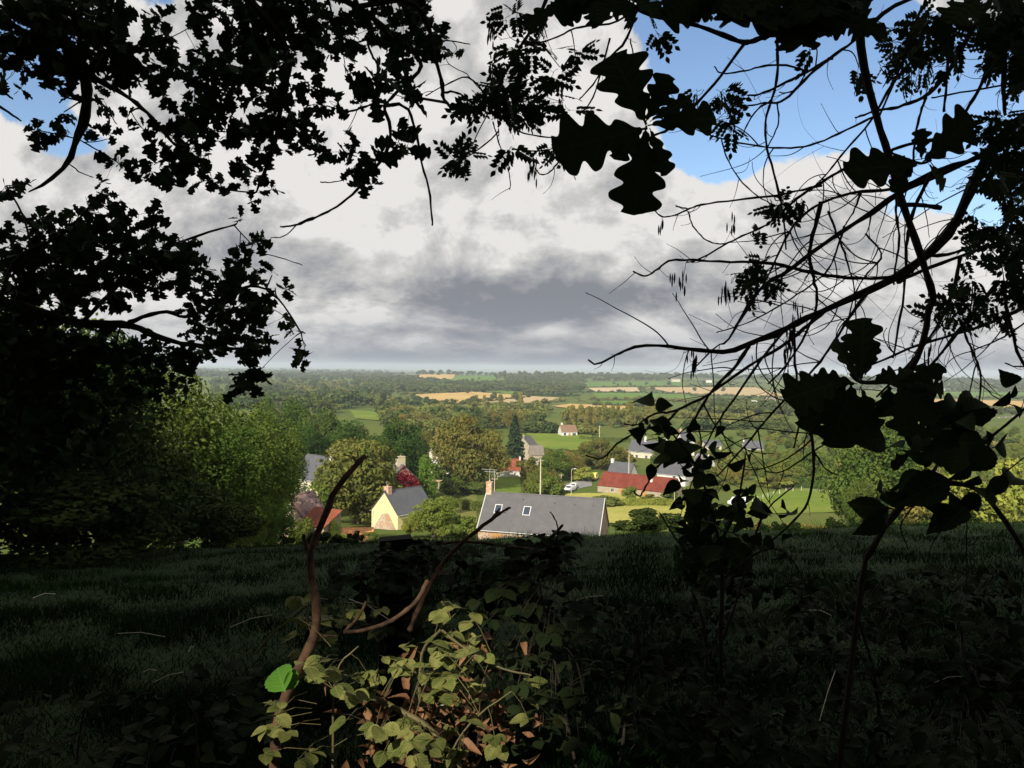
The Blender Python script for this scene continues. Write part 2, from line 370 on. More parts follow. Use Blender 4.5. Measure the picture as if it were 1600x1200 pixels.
def unit(v): return v/(np.linalg.norm(v, axis=-1, keepdims=True)+1e-9)
def leaf_quads(rng, c, nrm, s, asp=0.55, jit=0.8):
    n = len(c); nrm = unit(nrm + rng.normal(size=(n, 3))*jit); t = unit(np.cross(nrm, rng.normal(size=(n, 3)))); b = np.cross(nrm, t)
    s = s*(0.6+0.8*rng.random((n, 1)))
    return np.stack([c-t*s, c-b*s*asp+t*s*0.1, c+t*s, c+b*s*asp+t*s*0.1], 1)
def clump_crown(seed, n, w, z0, z1, nclump, leaf, cr=(0.28, 0.42), top=0.9, squash=0.8, droop=0.0, inner=0.15):
    """crown inside a unit-height tree: half width w, from z0 to z1"""
    rng = np.random.default_rng(seed); cz = (z0+z1)/2; hz = (z1-z0)/2
    d = unit(rng.normal(size=(nclump, 3))); rr = 0.50+0.32*rng.random((nclump, 1))
    d[: max(2, nclump//6)] *= 0.45
    cc = d*rr*np.array([w, w, hz]) + np.array([0, 0, cz]); cs = (cr[0]+(cr[1]-cr[0])*rng.random(nclump))*(w+hz)/2
    # narrower toward the top
    k = np.clip((cc[:, 2]-z0)/(z1-z0), 0, 1); cc[:, :2] *= (1-(1-top)*k**2)[:, None]
    idx = rng.choice(nclump, n, p=cs**2/np.sum(cs**2)); dirs = unit(rng.normal(size=(n, 3)))
    lump = 1+0.22*np.sin(dirs[:, 0]*5+idx*1.7)*np.sin(dirs[:, 1]*6+idx)*np.cos(dirs[:, 2]*5)
    rad = cs[idx]*(1-inner*2*rng.random(n)**2)*lump
    c = cc[idx] + dirs*rad[:, None]*np.array([1, 1, squash]); c[:, 2] = np.minimum(c[:, 2], z1+0.02)
    # stray sprigs outside the clumps
    m_ = rng.random(n) < 0.06; c[m_] += dirs[m_]*0.09*(w+hz)/2*rng.random((m_.sum(), 1))
    c[:, 2] = np.maximum(c[:, 2], 0.0)
    return leaf_quads(rng, c, dirs+np.array([0, 0, 0.25-droop]), leaf)
def cone_crown(seed, n, w, z0, leaf):
    rng = np.random.default_rng(seed); t = rng.random(n)**1.5; lay = np.floor(t*16)/16 + rng.random(n)*0.035
    z = z0 + (1-z0)*lay; r = w*(1-lay)**0.85*(0.45+0.55*np.sqrt(rng.random(n))); a = rng.random(n)*2*math.pi
    r *= 0.75+0.42*np.sin(a*3+np.floor(t*16)*2.1)*np.sin(np.floor(t*16)*1.3+1)+0.15*rng.random(n); z = z - r*0.25
    c = np.stack([r*np.cos(a), r*np.sin(a), z], 1); return leaf_quads(rng, c, np.stack([np.cos(a), np.sin(a), np.full(n, 0.6)], 1), leaf, 0.35)
def poplar_crown(seed, n, w, leaf):
    rng = np.random.default_rng(seed); k = 26; zc = 0.14+0.80*np.sort(rng.random(k)); a = rng.random(k)*6.28
    prof = w*np.sin(np.clip((zc-0.05)/0.98, 0, 1)**0.8*math.pi)**0.6; cc = np.stack([prof*0.5*np.cos(a), prof*0.5*np.sin(a), zc], 1)
    idx = rng.integers(0, k, n); d = unit(rng.normal(size=(n, 3))); s = 0.45*w*(0.7+0.6*rng.random(k))[idx][:, None]
    c = cc[idx] + d*s*np.array([1, 1, 2.1]); return leaf_quads(rng, c, d, leaf)
def trunk_mb(seed, w, z0, z1, r=0.03, limbs=6):
    rng = np.random.default_rng(seed); m = MB(); top = z0+(z1-z0)*0.75
    m.tube([(0, 0, -0.12), (0, 0, 0), (0.01, 0.0, z0), (0.0, 0.01, (z0+top)/2), (0.01, 0, top)], [r*1.5, r*1.2, r*0.8, r*0.5, r*0.12], 7)
    for i in range(limbs):
        zz = z0*0.8+(top-z0*0.8)*i/limbs; a = i*2.4+rng.random(); L = w*(0.6+0.2*rng.random())
        m.tube([(0, 0, zz), (L*0.5*math.cos(a), L*0.5*math.sin(a), zz+L*0.35), (L*math.cos(a+.2), L*math.sin(a+.2), zz+L*0.6)], [r*0.5, r*0.3, r*0.08], 5)
    return m
TK = {}   # kind -> (name, category, crown fn variants)
def variants(kind, name, cat, w, cmat, specs, tr=True, trunk=None):
    TK[kind] = dict(name=name, cat=cat, w=w, cache={}, mat=cmat, meshes=[(q, trunk_mb(i*7+3, w*0.8, *(trunk or (0.25, 0.95))).mesh('trunk', M_bark, True) if tr else None) for i, q in enumerate(specs)])
def R_(seed, n, leaf, w=0.42, z0=0.02, z1=0.97, k=26, **kw):
    if n > 6000: kw.setdefault('cr', (0.16, 0.34)); k = int(k*1.9)
    return clump_crown(seed, n, w, z0, z1, k, leaf, **kw)
variants('dark', 'broadleaf_tree', 'tree', 0.42, G_dark, [R_(1, 16000, 0.015), R_(2, 16000, 0.015, k=34)])
variants('mid', 'broadleaf_tree', 'tree', 0.42, G_mid, [R_(3, 16000, 0.015), R_(4, 16000, 0.015, k=32, top=0.7)])
variants('lite', 'broadleaf_tree', 'tree', 0.42, G_lite, [R_(5, 15000, 0.015, top=0.65), R_(6, 15000, 0.015)])
variants('side', 'broadleaf_tree', 'tree', 0.42, G_side, [R_(33, 16000, 0.015), R_(34, 16000, 0.015, k=32, top=0.7)])
variants('autumn', 'broadleaf_tree', 'tree', 0.42, G_autumn, [R_(7, 22000, 0.013, k=34)])
variants('chest', 'broadleaf_tree', 'tree', 0.42, G_chest, [R_(8, 22000, 0.014, k=40, top=0.6)])
variants('conifer', 'conifer_tree', 'tree', 0.25, G_con, [cone_crown(9, 7000, 0.25, 0.08, 0.03)])
variants('poplar', 'poplar_tree', 'tree', 0.14, G_yel, [poplar_crown(10, 3500, 0.15, 0.022), poplar_crown(11, 3500, 0.13, 0.022)])
variants('column', 'clipped_conifer', 'tree', 0.14, G_column, [poplar_crown(12, 7000, 0.16, 0.018)])
variants('bush', 'bush', 'bush', 0.55, G_hedge, [R_(13, 3000, 0.04, 0.5, 0.0, 0.95, 14), R_(14, 3000, 0.04, 0.5, 0.0, 0.9, 10)], False)
variants('bushl', 'bush', 'bush', 0.55, G_lite, [R_(15, 3000, 0.04, 0.5, 0.0, 0.95, 14)], False)
variants('busha', 'bush', 'bush', 0.55, G_autumn, [R_(16, 2600, 0.042, 0.5, 0.0, 0.95, 12)], False)
variants('bushm', 'bush', 'bush', 0.55, G_mid, [R_(17, 3000, 0.04, 0.5, 0.0, 0.95, 14)], False)
variants('farm', 'broadleaf_tree', 'tree', 0.42, G_far, [R_(18, 1500, 0.045, k=14), R_(19, 1500, 0.045, k=12)])
variants('farl', 'broadleaf_tree', 'tree', 0.42, G_farl, [R_(20, 1500, 0.045, k=14), R_(21, 1500, 0.045, k=12, top=0.6)])
_vn = {}
def tree_at(kind, x, y, H, Wd, label, group=None, rz=None, sink=0.0, rng=random.Random(5)):
    T = TK[kind]; k = _vn.get(kind, 0); _vn[kind] = k+1; cr, trk = T['meshes'][k % len(T['meshes'])]
    z = float(hgt(x, y)) - sink; s = Wd/T['w']
    ra = round(min(3.0, max(0.5, H/s))*3)/3; key = (k % len(T['meshes']), ra)     # leaves keep their shape when a crown is stretched
    if key not in T['cache']:
        c = cr.mean(1, keepdims=True); T['cache'][key] = quads_mesh('crown', (c+(cr-c)*np.array([1, 1, 1/ra])).astype(np.float32), T['mat'])
    cr = T['cache'][key]
    t = thing(T['name'], label, T['cat'], (x, y, z), rng.random()*6.28 if rz is None else rz, group)
    if trk is not None: link('trunk', trk, t)
    link('crown', cr, t)
    s = Wd/T['w']; t.scale = (s, s, H); return t
def tree(kind, px, pytop, wpx, d, label, group=None):
    p = P(px, pytop, d); b = float(hgt(p[0], p[1])); return tree_at(kind, p[0], p[1], max(1.0, p[2]-b), wpx/2/F*d, label, group)

# ------------------------------------------------------------------ buildings
def stone(name, c1, c2, c3, sc=3.2):
    def b(n):
        v = obj_vec(n); vo = n.add('ShaderNodeTexVoronoi'); n.l.new(v, vo.inputs[0]); vo.inputs['Scale'].default_value = sc; vo.inputs['Randomness'].default_value = 1
        ve = n.add('ShaderNodeTexVoronoi', feature='DISTANCE_TO_EDGE'); n.l.new(v, ve.inputs[0]); ve.inputs['Scale'].default_value = sc
        s = n.add('ShaderNodeSeparateColor'); n.l.new(vo.outputs['Color'], s.inputs[0])
        c = n.mix(s.outputs[0], c1, c2); c = n.mix(n.sstep(s.outputs[1], 0.6, 0.9), c, c3)
        c = n.mix(n.sstep(ve.outputs[0], 0.07, 0.0), c, (0.36, 0.31, 0.24))
        return pbsdf(n, c, 0.92, 0.15, 0, ve.outputs[0], 0.7, 0.05).outputs[0]
    return mat(name, b)
def slate(name, c1, c2, rows=4.0, rough=0.55):
    def b(n):
        v = obj_vec(n); bk = n.add('ShaderNodeTexBrick'); mp = n.add('ShaderNodeMapping'); n.l.new(v, mp.inputs[0])
        mp.inputs['Rotation'].default_value = (R(90), 0, 0)
        n.l.new(mp.outputs[0], bk.inputs[0]); bk.inputs['Scale'].default_value = rows; n.put(bk.inputs['Color1'], c1); n.put(bk.inputs['Color2'], c2)
        n.put(bk.inputs['Mortar'], tuple(x*0.55 for x in c1)); bk.inputs['Mortar Size'].default_value = 0.012
        f = n.sstep(n.noise(v, 0.9, 5, 0.6), 0.4, 0.7); c = n.mix(n.m('MULTIPLY', f, 0.35), bk.outputs[0], tuple(min(1, x*1.35) for x in c2))
        return pbsdf(n, c, rough, 0.4, 0, bk.outputs['Fac'], 0.3, 0.01).outputs[0]
    return mat(name, b)
M_slate = slate('slate_dark', (0.070, 0.073, 0.086), (0.082, 0.085, 0.097))
M_slate2 = slate('slate_grey', (0.082, 0.079, 0.088), (0.092, 0.088, 0.096))
M_slateo = slate('slate_old', (0.085, 0.08, 0.083), (0.13, 0.115, 0.115), 5)
M_tile = slate('tile_brown', (0.15, 0.09, 0.06), (0.20, 0.12, 0.08), 4, 0.8)
M_tileg = slate('tile_grey_brown', (0.14, 0.12, 0.105), (0.18, 0.15, 0.13), 4, 0.8)
M_yellow = simple('yellow_render', (0.66, 0.56, 0.29), (0.70, 0.60, 0.33), 1.2, 0.9, 0.2, c3=(0.60, 0.51, 0.27))
M_cream = simple('cream_render', (0.46, 0.42, 0.33), (0.54, 0.50, 0.40), 1.5, 0.9, 0.2)
M_white = simple('white_render', (0.56, 0.54, 0.51), (0.64, 0.62, 0.59), 1.5, 0.85, 0.2)
M_stone = stone('field_stone', (0.34, 0.25, 0.18), (0.46, 0.38, 0.31), (0.45, 0.24, 0.14))
M_stoneb = stone('barn_stone', (0.30, 0.22, 0.17), (0.46, 0.39, 0.33), (0.38, 0.17, 0.09), 4.0)
M_stonep = stone('pale_stone', (0.26, 0.22, 0.17), (0.36, 0.32, 0.26), (0.30, 0.22, 0.14), 3.0)
M_brick = stone('chimney_brick', (0.42, 0.20, 0.12), (0.55, 0.32, 0.20), (0.62, 0.50, 0.40), 6.0)
M_lichen = stone('chimney_lichen', (0.40, 0.36, 0.28), (0.52, 0.48, 0.42), (0.55, 0.45, 0.16), 4.0)
def rustb(c1, c2, c3):
    def b(n):
        v = obj_vec(n); f = n.sstep(n.noise(v, 0.8, 7, 0.65), 0.38, 0.62); c = n.mix(f, c1, c2)
        c = n.mix(n.sstep(n.noise(v, 1.7, 5, 0.6), 0.56, 0.72), c, c3)
        wv = n.add('ShaderNodeTexWave', wave_type='BANDS', bands_direction='X'); n.l.new(v, wv.inputs[0]); wv.inputs['Scale'].default_value = 2.2
        return pbsdf(n, c, 0.85, 0.2, 0, wv.outputs['Fac'], 0.9, 0.06).outputs[0]
    return b
M_rust = mat('rusty_tin', rustb((0.155, 0.036, 0.024), (0.20, 0.050, 0.032), (0.12, 0.035, 0.024)))
M_rusto = mat('rusty_tin_orange', rustb((0.27, 0.08, 0.042), (0.21, 0.06, 0.035), (0.32, 0.19, 0.13)))
M_rustp = mat('patched_tile', rustb((0.10, 0.075, 0.085), (0.34, 0.22, 0.19), (0.26, 0.06, 0.05)))
M_earth = simple('orange_earth', (0.40, 0.17, 0.07), (0.50, 0.24, 0.11), 2, 0.95, 0.1)
M_glass = mat('dark_glass', lambda n: pbsdf(n, (0.035, 0.045, 0.07), 0.12, 0.6).outputs[0])
M_frame = simple('grey_frame', (0.50, 0.50, 0.52), (0.56, 0.56, 0.57), 4, 0.5, 0.4)
M_wood = simple('weathered_wood', (0.30, 0.22, 0.14), (0.42, 0.33, 0.22), 4, 0.85, 0.2)
M_door = simple('brown_door', (0.33, 0.18, 0.07), (0.40, 0.23, 0.10), 3, 0.7, 0.3)
M_zinc = simple('zinc', (0.45, 0.46, 0.48), (0.52, 0.53, 0.55), 3, 0.5, 0.5)
M_creeper = leafy('leaf_red_creeper', (0.20, 0.012, 0.016), (0.28, 0.020, 0.024), (0.16, 0.025, 0.02), 1.2)
M_post = simple('pale_post', (0.50, 0.44, 0.34), (0.60, 0.54, 0.44), 4, 0.9, 0.2)

def quad_slab(m, a, b, c, d, th):
    """slab with top corners a,b,c,d and thickness th along its normal"""
    a, b, c, d = [np.array(q, float) for q in (a, b, c, d)]; nn = np.cross(b-a, d-a); nn = nn/np.linalg.norm(nn)*th
    v = [a, b, c, d, a-nn, b-nn, c-nn, d-nn]
    m.add(v, [(0, 1, 2, 3), (7, 6, 5, 4), (0, 4, 5, 1), (1, 5, 6, 2), (2, 6, 7, 3), (3, 7, 4, 0)])
def house(name, label, cat, cx, cy, zr, rz, L, Wd, rise, wall, mw, mr, chims=(), wins=(), hip=0.0, over=0.22, verge=True, deep=2.5, group=None):
    """zr = ridge height (world z); local x runs along the ridge; returns the root (z origin = ground line of its walls)"""
    zb = zr-rise-wall; t = thing(name, label, cat, (cx, cy, zb), rz, group); h = Wd/2; l = L/2; H = wall+rise
    m = MB(); ie = 0.12
    prof = [(-h, -deep), (h, -deep), (h, wall-0.04), (0, H-0.10), (-h, wall-0.04)]
    v = [(-l, y, z) for y, z in prof] + [(l, y, z) for y, z in prof]
    m.add(v, [(4, 3, 2, 1, 0), (5, 6, 7, 8, 9), (0, 1, 6, 5), (1, 2, 7, 6), (2, 3, 8, 7), (3, 4, 9, 8), (4, 0, 5, 9)])
    link('wall', m.mesh('wall', mw), t)
    m = MB(); o = over; g = 0.14; drop = o*rise/h; th = 0.14; e = 0.02
    quad_slab(m, (-l-g+hip*0, -h-o, wall-drop+0.1), (l+g, -h-o, wall-drop+0.1), (l+g-hip, -e, H+0.06), (-l-g+hip, -e, H+0.06), th)
    quad_slab(m, (l+g, h+o, wall-drop+0.1), (-l-g, h+o, wall-drop+0.1), (-l-g+hip, e, H+0.06), (l+g-hip, e, H+0.06), th)
    m.tube([(-l-g+hip, 0, H+0.05), (l+g-hip, 0, H+0.05)], 0.10, 6)
    rf = link('roof', m.mesh('roof', mr), t)
    if verge and L*1.0 > 5:
        for s in (-1, 1): link('gutter', MB().tube([(-l-g, s*(h+o+0.06), wall-drop+0.0), (l+g, s*(h+o+0.06), wall-drop+0.0)], 0.06, 6).mesh('gutter', M_zinc), t)
    for (x, y, w, dp, hh, cm) in chims:
        m = MB(); zt = H + hh; zl = H-rise*abs(y)/h-0.5
        m.box(x-w/2, x+w/2, y-dp/2, y+dp/2, zl, zt-0.12); m.box(x-w/2-0.05, x+w/2+0.05, y-dp/2-0.05, y+dp/2+0.05, zt-0.118, zt)
        c = link('chimney', m.mesh('chimney', cm), rf)
        m = MB(); m.tube([(x, y, zt+0.003), (x, y, zt+0.28)], [0.12, 0.10], 8); link('chimney_pot', m.mesh('chimney_pot', M_brick), c)
    for wn in wins:
        kind, side, x, z, w, hh = wn
        m = MB(); pm = MB(); fr = 0.07
        def put(mb, x0, x1, d0, d1, z0, z1):
            if side == 'F': mb.box(x0, x1, -h-d1, -h-d0, z0, z1)
            elif side == 'B': mb.box(x0, x1, h+d0, h+d1, z0, z1)
            elif side == 'L': mb.box(-l-d1, -l-d0, x0, x1, z0, z1)
            elif side == 'R': mb.box(l+d0, l+d1, x0, x1, z0, z1)
        if kind == 'win':
            for (a, b, c_, d_) in ((x-w/2-fr, x-w/2, z-fr, z+hh+fr), (x+w/2, x+w/2+fr, z-fr, z+hh+fr), (x-w/2, x+w/2, z+hh, z+hh+fr), (x-w/2, x+w/2, z-fr, z), (x-0.02, x+0.02, z, z+hh)):
                put(m, a, b, 0.0, 0.05, c_, d_)
            put(pm, x-w/2, x+w/2, 0.003, 0.02, z, z+hh)
            f = link('window', m.mesh('window', M_frame if mw in (M_white, M_cream) else M_white), t); link('pane', pm.mesh('pane', M_glass), f)
        elif kind == 'door':
            put(m, x-w/2, x+w/2, 0.003, 0.05, -0.3, hh); link('door', m.mesh('door', M_door), t)
        elif kind == 'sky':     # roof window on the front slope; z = fraction down the slope from the ridge
            sl = np.array([0, -h, -rise]); sl = sl/np.linalg.norm(sl); nn = np.array([0, -rise, h]); nn = nn/np.linalg.norm(nn); LS = math.hypot(h, rise)
            c0 = np.array([x, 0, H+0.06]) + sl*LS*z
            def slab(mb, xa, xb, sa, sb, o0, o1):
                q = [c0+np.array([xx, 0, 0])+sl*ss+nn*oo for oo in (o0, o1) for xx, ss in ((xa, sb), (xb, sb), (xb, sa), (xa, sa))]
                mb.add(q, [(3, 2, 1, 0), (4, 5, 6, 7), (0, 1, 5, 4), (1, 2, 6, 5), (2, 3, 7, 6), (3, 0, 4, 7)])
            for a, b, c_, d_ in ((-w/2-0.1, -w/2, -0.1, hh+0.1), (w/2, w/2+0.1, -0.1, hh+0.1), (-w/2, w/2, -0.1, 0), (-w/2, w/2, hh, hh+0.1)): slab(m, a, b, c_, d_, 0.01, 0.10)
            slab(pm, -w/2, w/2, 0, hh, 0.02, 0.06)
            f = link('roof_window', m.mesh('roof_window', M_frame), rf); link('pane', pm.mesh('pane', M_glass), f)
    return t
def ridge_house(name, label, cat, a, b, da, Wd, rise, wall, mw, mr, ext=(0, 0), **kw):
    """a,b: photo positions of the two ridge ends (left, right); da: distance of a"""
    pa = P(a[0], a[1], da); q = fw + rt*((b[0]-800)/F) + up*((600-b[1])/F); s = pa[2]/q[2]; pb = q*s
    d = pb[:2]-pa[:2]; L = np.hypot(*d); u = d/L; pa2 = pa[:2]-u*ext[0]; pb2 = pb[:2]+u*ext[1]; c = (pa2+pb2)/2
    return house(name, label, cat, c[0], c[1], pa[2], math.atan2(u[1], u[0]), L+ext[0]+ext[1], Wd, rise, wall, mw, mr, **kw)
def at_house(name, label, cat, px, pyr, d, deg, L, Wd, rise, wall, mw, mr, **kw):
    p = P(px, pyr, d); return house(name, label, cat, p[0], p[1], p[2], R(deg), L, Wd, rise, wall, mw, mr, **kw)

# --- yellow cottage (near): gable towards the left front
yh = ridge_house('cottage', 'yellow rendered cottage with a dark slate roof and a red brick chimney', 'house', (601, 768), (657, 760), 124, 6.6, 3.3, 3.5,
            M_yellow, M_slate, chims=[(-3.2, 0.0, 0.75, 1.15, 0.75, M_brick)], wins=[('win', 'F', 0.6, 1.0, 0.9, 1.2), ('win', 'F', 2.6, 1.0, 0.9, 1.2)], deep=3)
def yh_extra():
    l = 0.0
    me = [c for c in yh.children if c.name.startswith('wall')][0].data; xs = min(v.co.x for v in me.vertices)
    m = MB(); pr = [(-1.9, -3.0), (3.1, -3.0), (3.0, 1.0), (1.1, 3.35), (0.5, 3.35), (-1.9, 0.6)]
    pr = [(-y, z) for y, z in pr][::-1]
    v = [(xs-0.9, y, z) for y, z in pr] + [(xs+0.05, y, z) for y, z in pr]; k = len(pr)
    m.add(v, [tuple(range(k))[::-1], tuple(range(k, 2*k))] + [(i, (i+1) % k, k+(i+1) % k, k+i) for i in range(k)])
    link('stone_annex', m.mesh('stone_annex', M_stone), yh)
    m = MB(); m.tube([(xs-0.08, 2.6, 3.3), (xs-0.08, 2.9, 3.0), (xs-0.08, 2.9, -1)], 0.05, 6); link('drainpipe', m.mesh('drainpipe', M_zinc), yh)
    m = MB(); m.tube([(xs+0.5, 0.1, 7.3), (xs+0.5, 0.1, 8.4)], 0.02, 5); m.tube([(xs+0.2, 0.1, 8.3), (xs+0.8, 0.1, 8.3)], 0.015, 5); link('aerial', m.mesh('aerial', M_zinc), yh)
    m = MB(); m.box(-xs-0.6, -xs+3.6, -4.4, 0.5, -3, 2.2); link('side_extension', m.mesh('side_extension', M_yellow), yh)
    m = MB(); quad_slab(m, (-xs-0.7, -4.6, 2.15), (-xs+3.8, -4.6, 2.15), (-xs+3.8, 0.6, 3.1), (-xs-0.7, 0.6, 3.1), 0.1); link('extension_roof', m.mesh('extension_roof', M_slate), yh)
yh_extra()
# --- long slate-roofed stone house
bh = ridge_house('stone_house', 'long low stone house with a big grey slate roof and two roof windows', 'house', (762, 769), (944, 780), 108, 8.0, 4.3, 2.4,
            M_stoneb, M_slate2, chims=[(-8.0, 0.0, 0.8, 0.7, 1.5, M_brick)],
            wins=[('sky', 'F', -6.1, 0.36, 0.85, 1.25), ('sky', 'F', -2.0, 0.36, 0.85, 1.25), ('door', 'F', -5.6, 0, 1.1, 1.9), ('win', 'F', -1.5, 0.9, 0.8, 1.0)], deep=3)
def xr0():
    return max(v.co.x for v in [c for c in bh.children if c.name.startswith('wall')][0].data.vertices)+0.13
def bh_extra():
    me = [c for c in bh.children if c.name.startswith('roof')][0]
    m = MB()
    for x, s in ((-2.9, .16), (1.6, .2), (4.4, .22), (6.9, .2)):
        z = 6.7-4.3*s; link('roof_vent', MB().box(x-0.08, x+0.08, -4*s-0.12, -4*s+0.02, z-0.02, z+0.18).mesh('roof_vent', M_bark), me)
    m = MB(); m.tube([(xr0(), -4.15, 2.38), (xr0(), -0.05, 6.8)], 0.05, 5); me2 = [c for c in bh.children if c.name.startswith('wall')][0].data; xr = max(v.co.x for v in me2.vertices)
    a = np.array([xr+0.13, -4.15, 2.35]); b = np.array([xr+0.13, -0.05, 6.78])
    for i in range(24):
        p = a+(b-a)*(i/23); m.box(p[0]-0.06, p[0]+0.03, p[1]-0.05, p[1]+0.05, p[2]-0.02, p[2]+0.10)
    link('verge_tiles', m.mesh('verge_tiles', M_frame), me)
    a = np.array([-xr-0.13, -4.15, 2.42]); b = np.array([-xr-0.13, -0.05, 6.8]); m = MB()
    m.tube([a, b], 0.07, 5); link('verge_edge', m.mesh('verge_edge', M_frame), me)
    m = MB(); m.tube([(-8.0, 0, 8.2), (-8.0, 0, 10.0)], 0.025, 5)
    for z, w in ((9.9, 1.1), (9.6, 0.8)):
        m.tube([(-8-w, 0.1, z), (-8+w, -0.1, z)], 0.02, 4)
        for k in range(5): m.tube([(-8-w+k*w/2, 0.1-0.3, z), (-8-w+k*w/2, 0.4, z)], 0.012, 4)
    link('aerial', m.mesh('aerial', M_zinc), bh)
bh_extra()
# --- house with the red creeper on its gable
ch = ridge_house('stone_house', 'old stone house with its gable covered in crimson creeper', 'house', (596, 717), (631, 727), 162, 8.2, 4.0, 4.2,
            M_stone, M_slateo, ext=(2, 0), chims=[(5.2, 0, 1.0, 1.7, 1.6, M_lichen)], deep=3)
def creeper():
    me = [c for c in ch.children if c.name.startswith('wall')][0].data; xr = max(v.co.x for v in me.vertices); rng = np.random.default_rng(4); n = 5200
    y = rng.uniform(-4.3, 4.3, n); z = rng.uniform(-2, 8.2, n); lim = np.where(np.abs(y) < 4.1, 4.2+4.0*(1-np.abs(y)/4.1), 0)
    k = (z < lim-0.1) & ~((z > 6.2) & (rng.random(n) < 0.45)); y = y[k]; z = z[k]; c = np.stack([xr+0.06+rng.random(len(y))*0.25, y, z], 1)
    link('creeper', quads_mesh('creeper', leaf_quads(rng, c, np.tile([[1.0, 0, -0.2]], (len(c), 1)), 0.17, 0.7, 0.45).astype(np.float32), M_creeper), ch)
creeper()
# --- others in the hamlet
ridge_house('slate_house', 'slate roofed house with a tall white chimney behind the chestnut tree', 'house', (490, 711), (525, 716), 150, 7.4, 4.0, 3.0, M_cream, M_slate, ext=(2, 0), chims=[(4.0, 0, 0.5, 1.7, 2.0, M_white)])
ridge_house('old_shed', 'old shed with a patched red and grey tiled roof left of the dead stem', 'shed', (452, 776), (489, 768), 84, 6.4, 3.6, 2.2, M_stone, M_rustp, chims=())
def leanto(name, label, cat, px, py, d, deg, L, Wd, rise, wall, mr, mw):
    p = P(px, py, d); t = thing(name, label, cat, (p[0], p[1], p[2]-rise-wall), R(deg)); m = MB(); l = L/2; h = Wd/2
    m.add([(-l, -h, -2), (l, -h, -2), (l, h, -2), (-l, h, -2), (-l, -h, wall-.1), (l, -h, wall-.1), (l, h, wall+rise-.1), (-l, h, wall+rise-.1)],
          [(3, 2, 1, 0), (4, 5, 6, 7), (0, 1, 5, 4), (1, 2, 6, 5), (2, 3, 7, 6), (3, 0, 4, 7)]); link('wall', m.mesh('wall', mw), t)
    m = MB(); o = 0.2; quad_slab(m, (-l-o, -h-o, wall-o*rise/Wd), (l+o, -h-o, wall-o*rise/Wd), (l+o, h, wall+rise), (-l-o, h, wall+rise), 0.08); link('roof', m.mesh('roof', mr), t); return t
leanto('lean_to_shed', 'low lean-to shed with a rust red tin roof below the old shed', 'shed', 500, 797, 80, -28, 3.4, 2.6, 1.3, 2.0, M_rusto, M_stonep)
leanto('stone_lean_to', 'low stone lean-to with an orange rusty roof left of the yellow cottage', 'shed', 552, 828, 104, 8, 5.0, 3.2, 1.2, 1.2, M_earth, M_stonep)
def wall_thing(name, label, px0, py0, px1, py1, d0, d1, h, m_, th=0.4, grp=None):
    a = P(px0, py0, d0); b = P(px1, py1, d1); L = math.hypot(b[0]-a[0], b[1]-a[1]); n = 12; rng = np.random.default_rng(int(px0)); m = MB(); vs = []
    for i in range(n+1):
        x = L*i/n; zt = h+(rng.random()-0.5)*0.25
        zt += 0
        vs += [(x, -th/2, -2.0), (x, th/2, -2.0), (x, th/2, zt), (x, -th/2, zt)]
    fs = [(0, 1, 2, 3), (4*n+3, 4*n+2, 4*n+1, 4*n)]
    for i in range(n):
        for j in range(4): fs.append((4*i+j, 4*i+4+j, 4*i+4+(j+1) % 4, 4*i+(j+1) % 4))
    m.add(vs, fs); o = link(name, m.mesh(name, m_)); o.location = (a[0], a[1], a[2]-h); o.rotation_euler = (0, 0, math.atan2(b[1]-a[1], b[0]-a[0])); return tag(o, label, 'wall', grp)
wall_thing('stone_wall', 'rough stone garden wall below the yellow cottage gable', 480, 840, 600, 842, 97, 94, 1.3, M_stonep)
ridge_house('tin_roof_barn', 'small white barn with an orange rusty tin roof beside the autumn tree', 'barn', (781, 717), (812, 717), 236, 5.6, 3.2, 2.2, M_white, M_rusto, ext=(1.5, 0), chims=[(3.9, 0, 0.5, 0.8, 0.6, M_white)])
ridge_house('long_barn', 'long low barn with a deep red tin roof above the hay meadow', 'barn', (944, 737), (1058, 748), 206, 7.2, 3.1, 2.0, M_stonep, M_rust, chims=[(4.0, -1.2, 0.6, 0.8, 0.1, M_white)], wins=[('door', 'F', -3.5, 0, 1.2, 1.9), ('door', 'F', 3, 0, 1.6, 1.9), ('win', 'F', -6, .6, .8, .9)], verge=False)
ridge_house('slate_cottage', 'slate roofed white cottage behind the long red barn', 'house', (956, 721), (990, 724), 240, 6.2, 3.4, 2.6, M_white, M_slate, chims=[(-3.4, 0, 0.9, 0.9, 0.9, M_white)], wins=[('win', 'F', 1.2, 1, .8, 1)])
ridge_house('slate_house', 'low slate roofed white house at the right end of the red barn', 'house', (1036, 718), (1080, 722), 226, 7.4, 3.6, 2.4, M_white, M_slate, chims=[(-3.0, 0, 0.6, 0.8, 0.9, M_brick)], wins=[('win', 'F', 1.0, .9, .8, 1.1)])
ridge_house('slate_house', 'pale hip roofed house behind the hanging leaves', 'house', (1090, 708), (1108, 710), 240, 6.4, 3.0, 3.4, M_white, M_slateo, hip=0.5)
ridge_house('farmhouse', 'long cream farmhouse with a dark slate roof and white chimneys', 'house', (988, 687), (1046, 691), 300, 7.4, 4.0, 3.6, M_cream, M_slate, chims=[(-2.0, 0, 0.8, 0.9, 1.6, M_white), (6.4, 0, 0.8, 0.9, 1.3, M_white)], wins=[('win', 'F', -4, 1, .9, 1.3), ('win', 'F', 0, 1, .9, 1.3), ('win', 'F', 4, 1, .9, 1.3)])
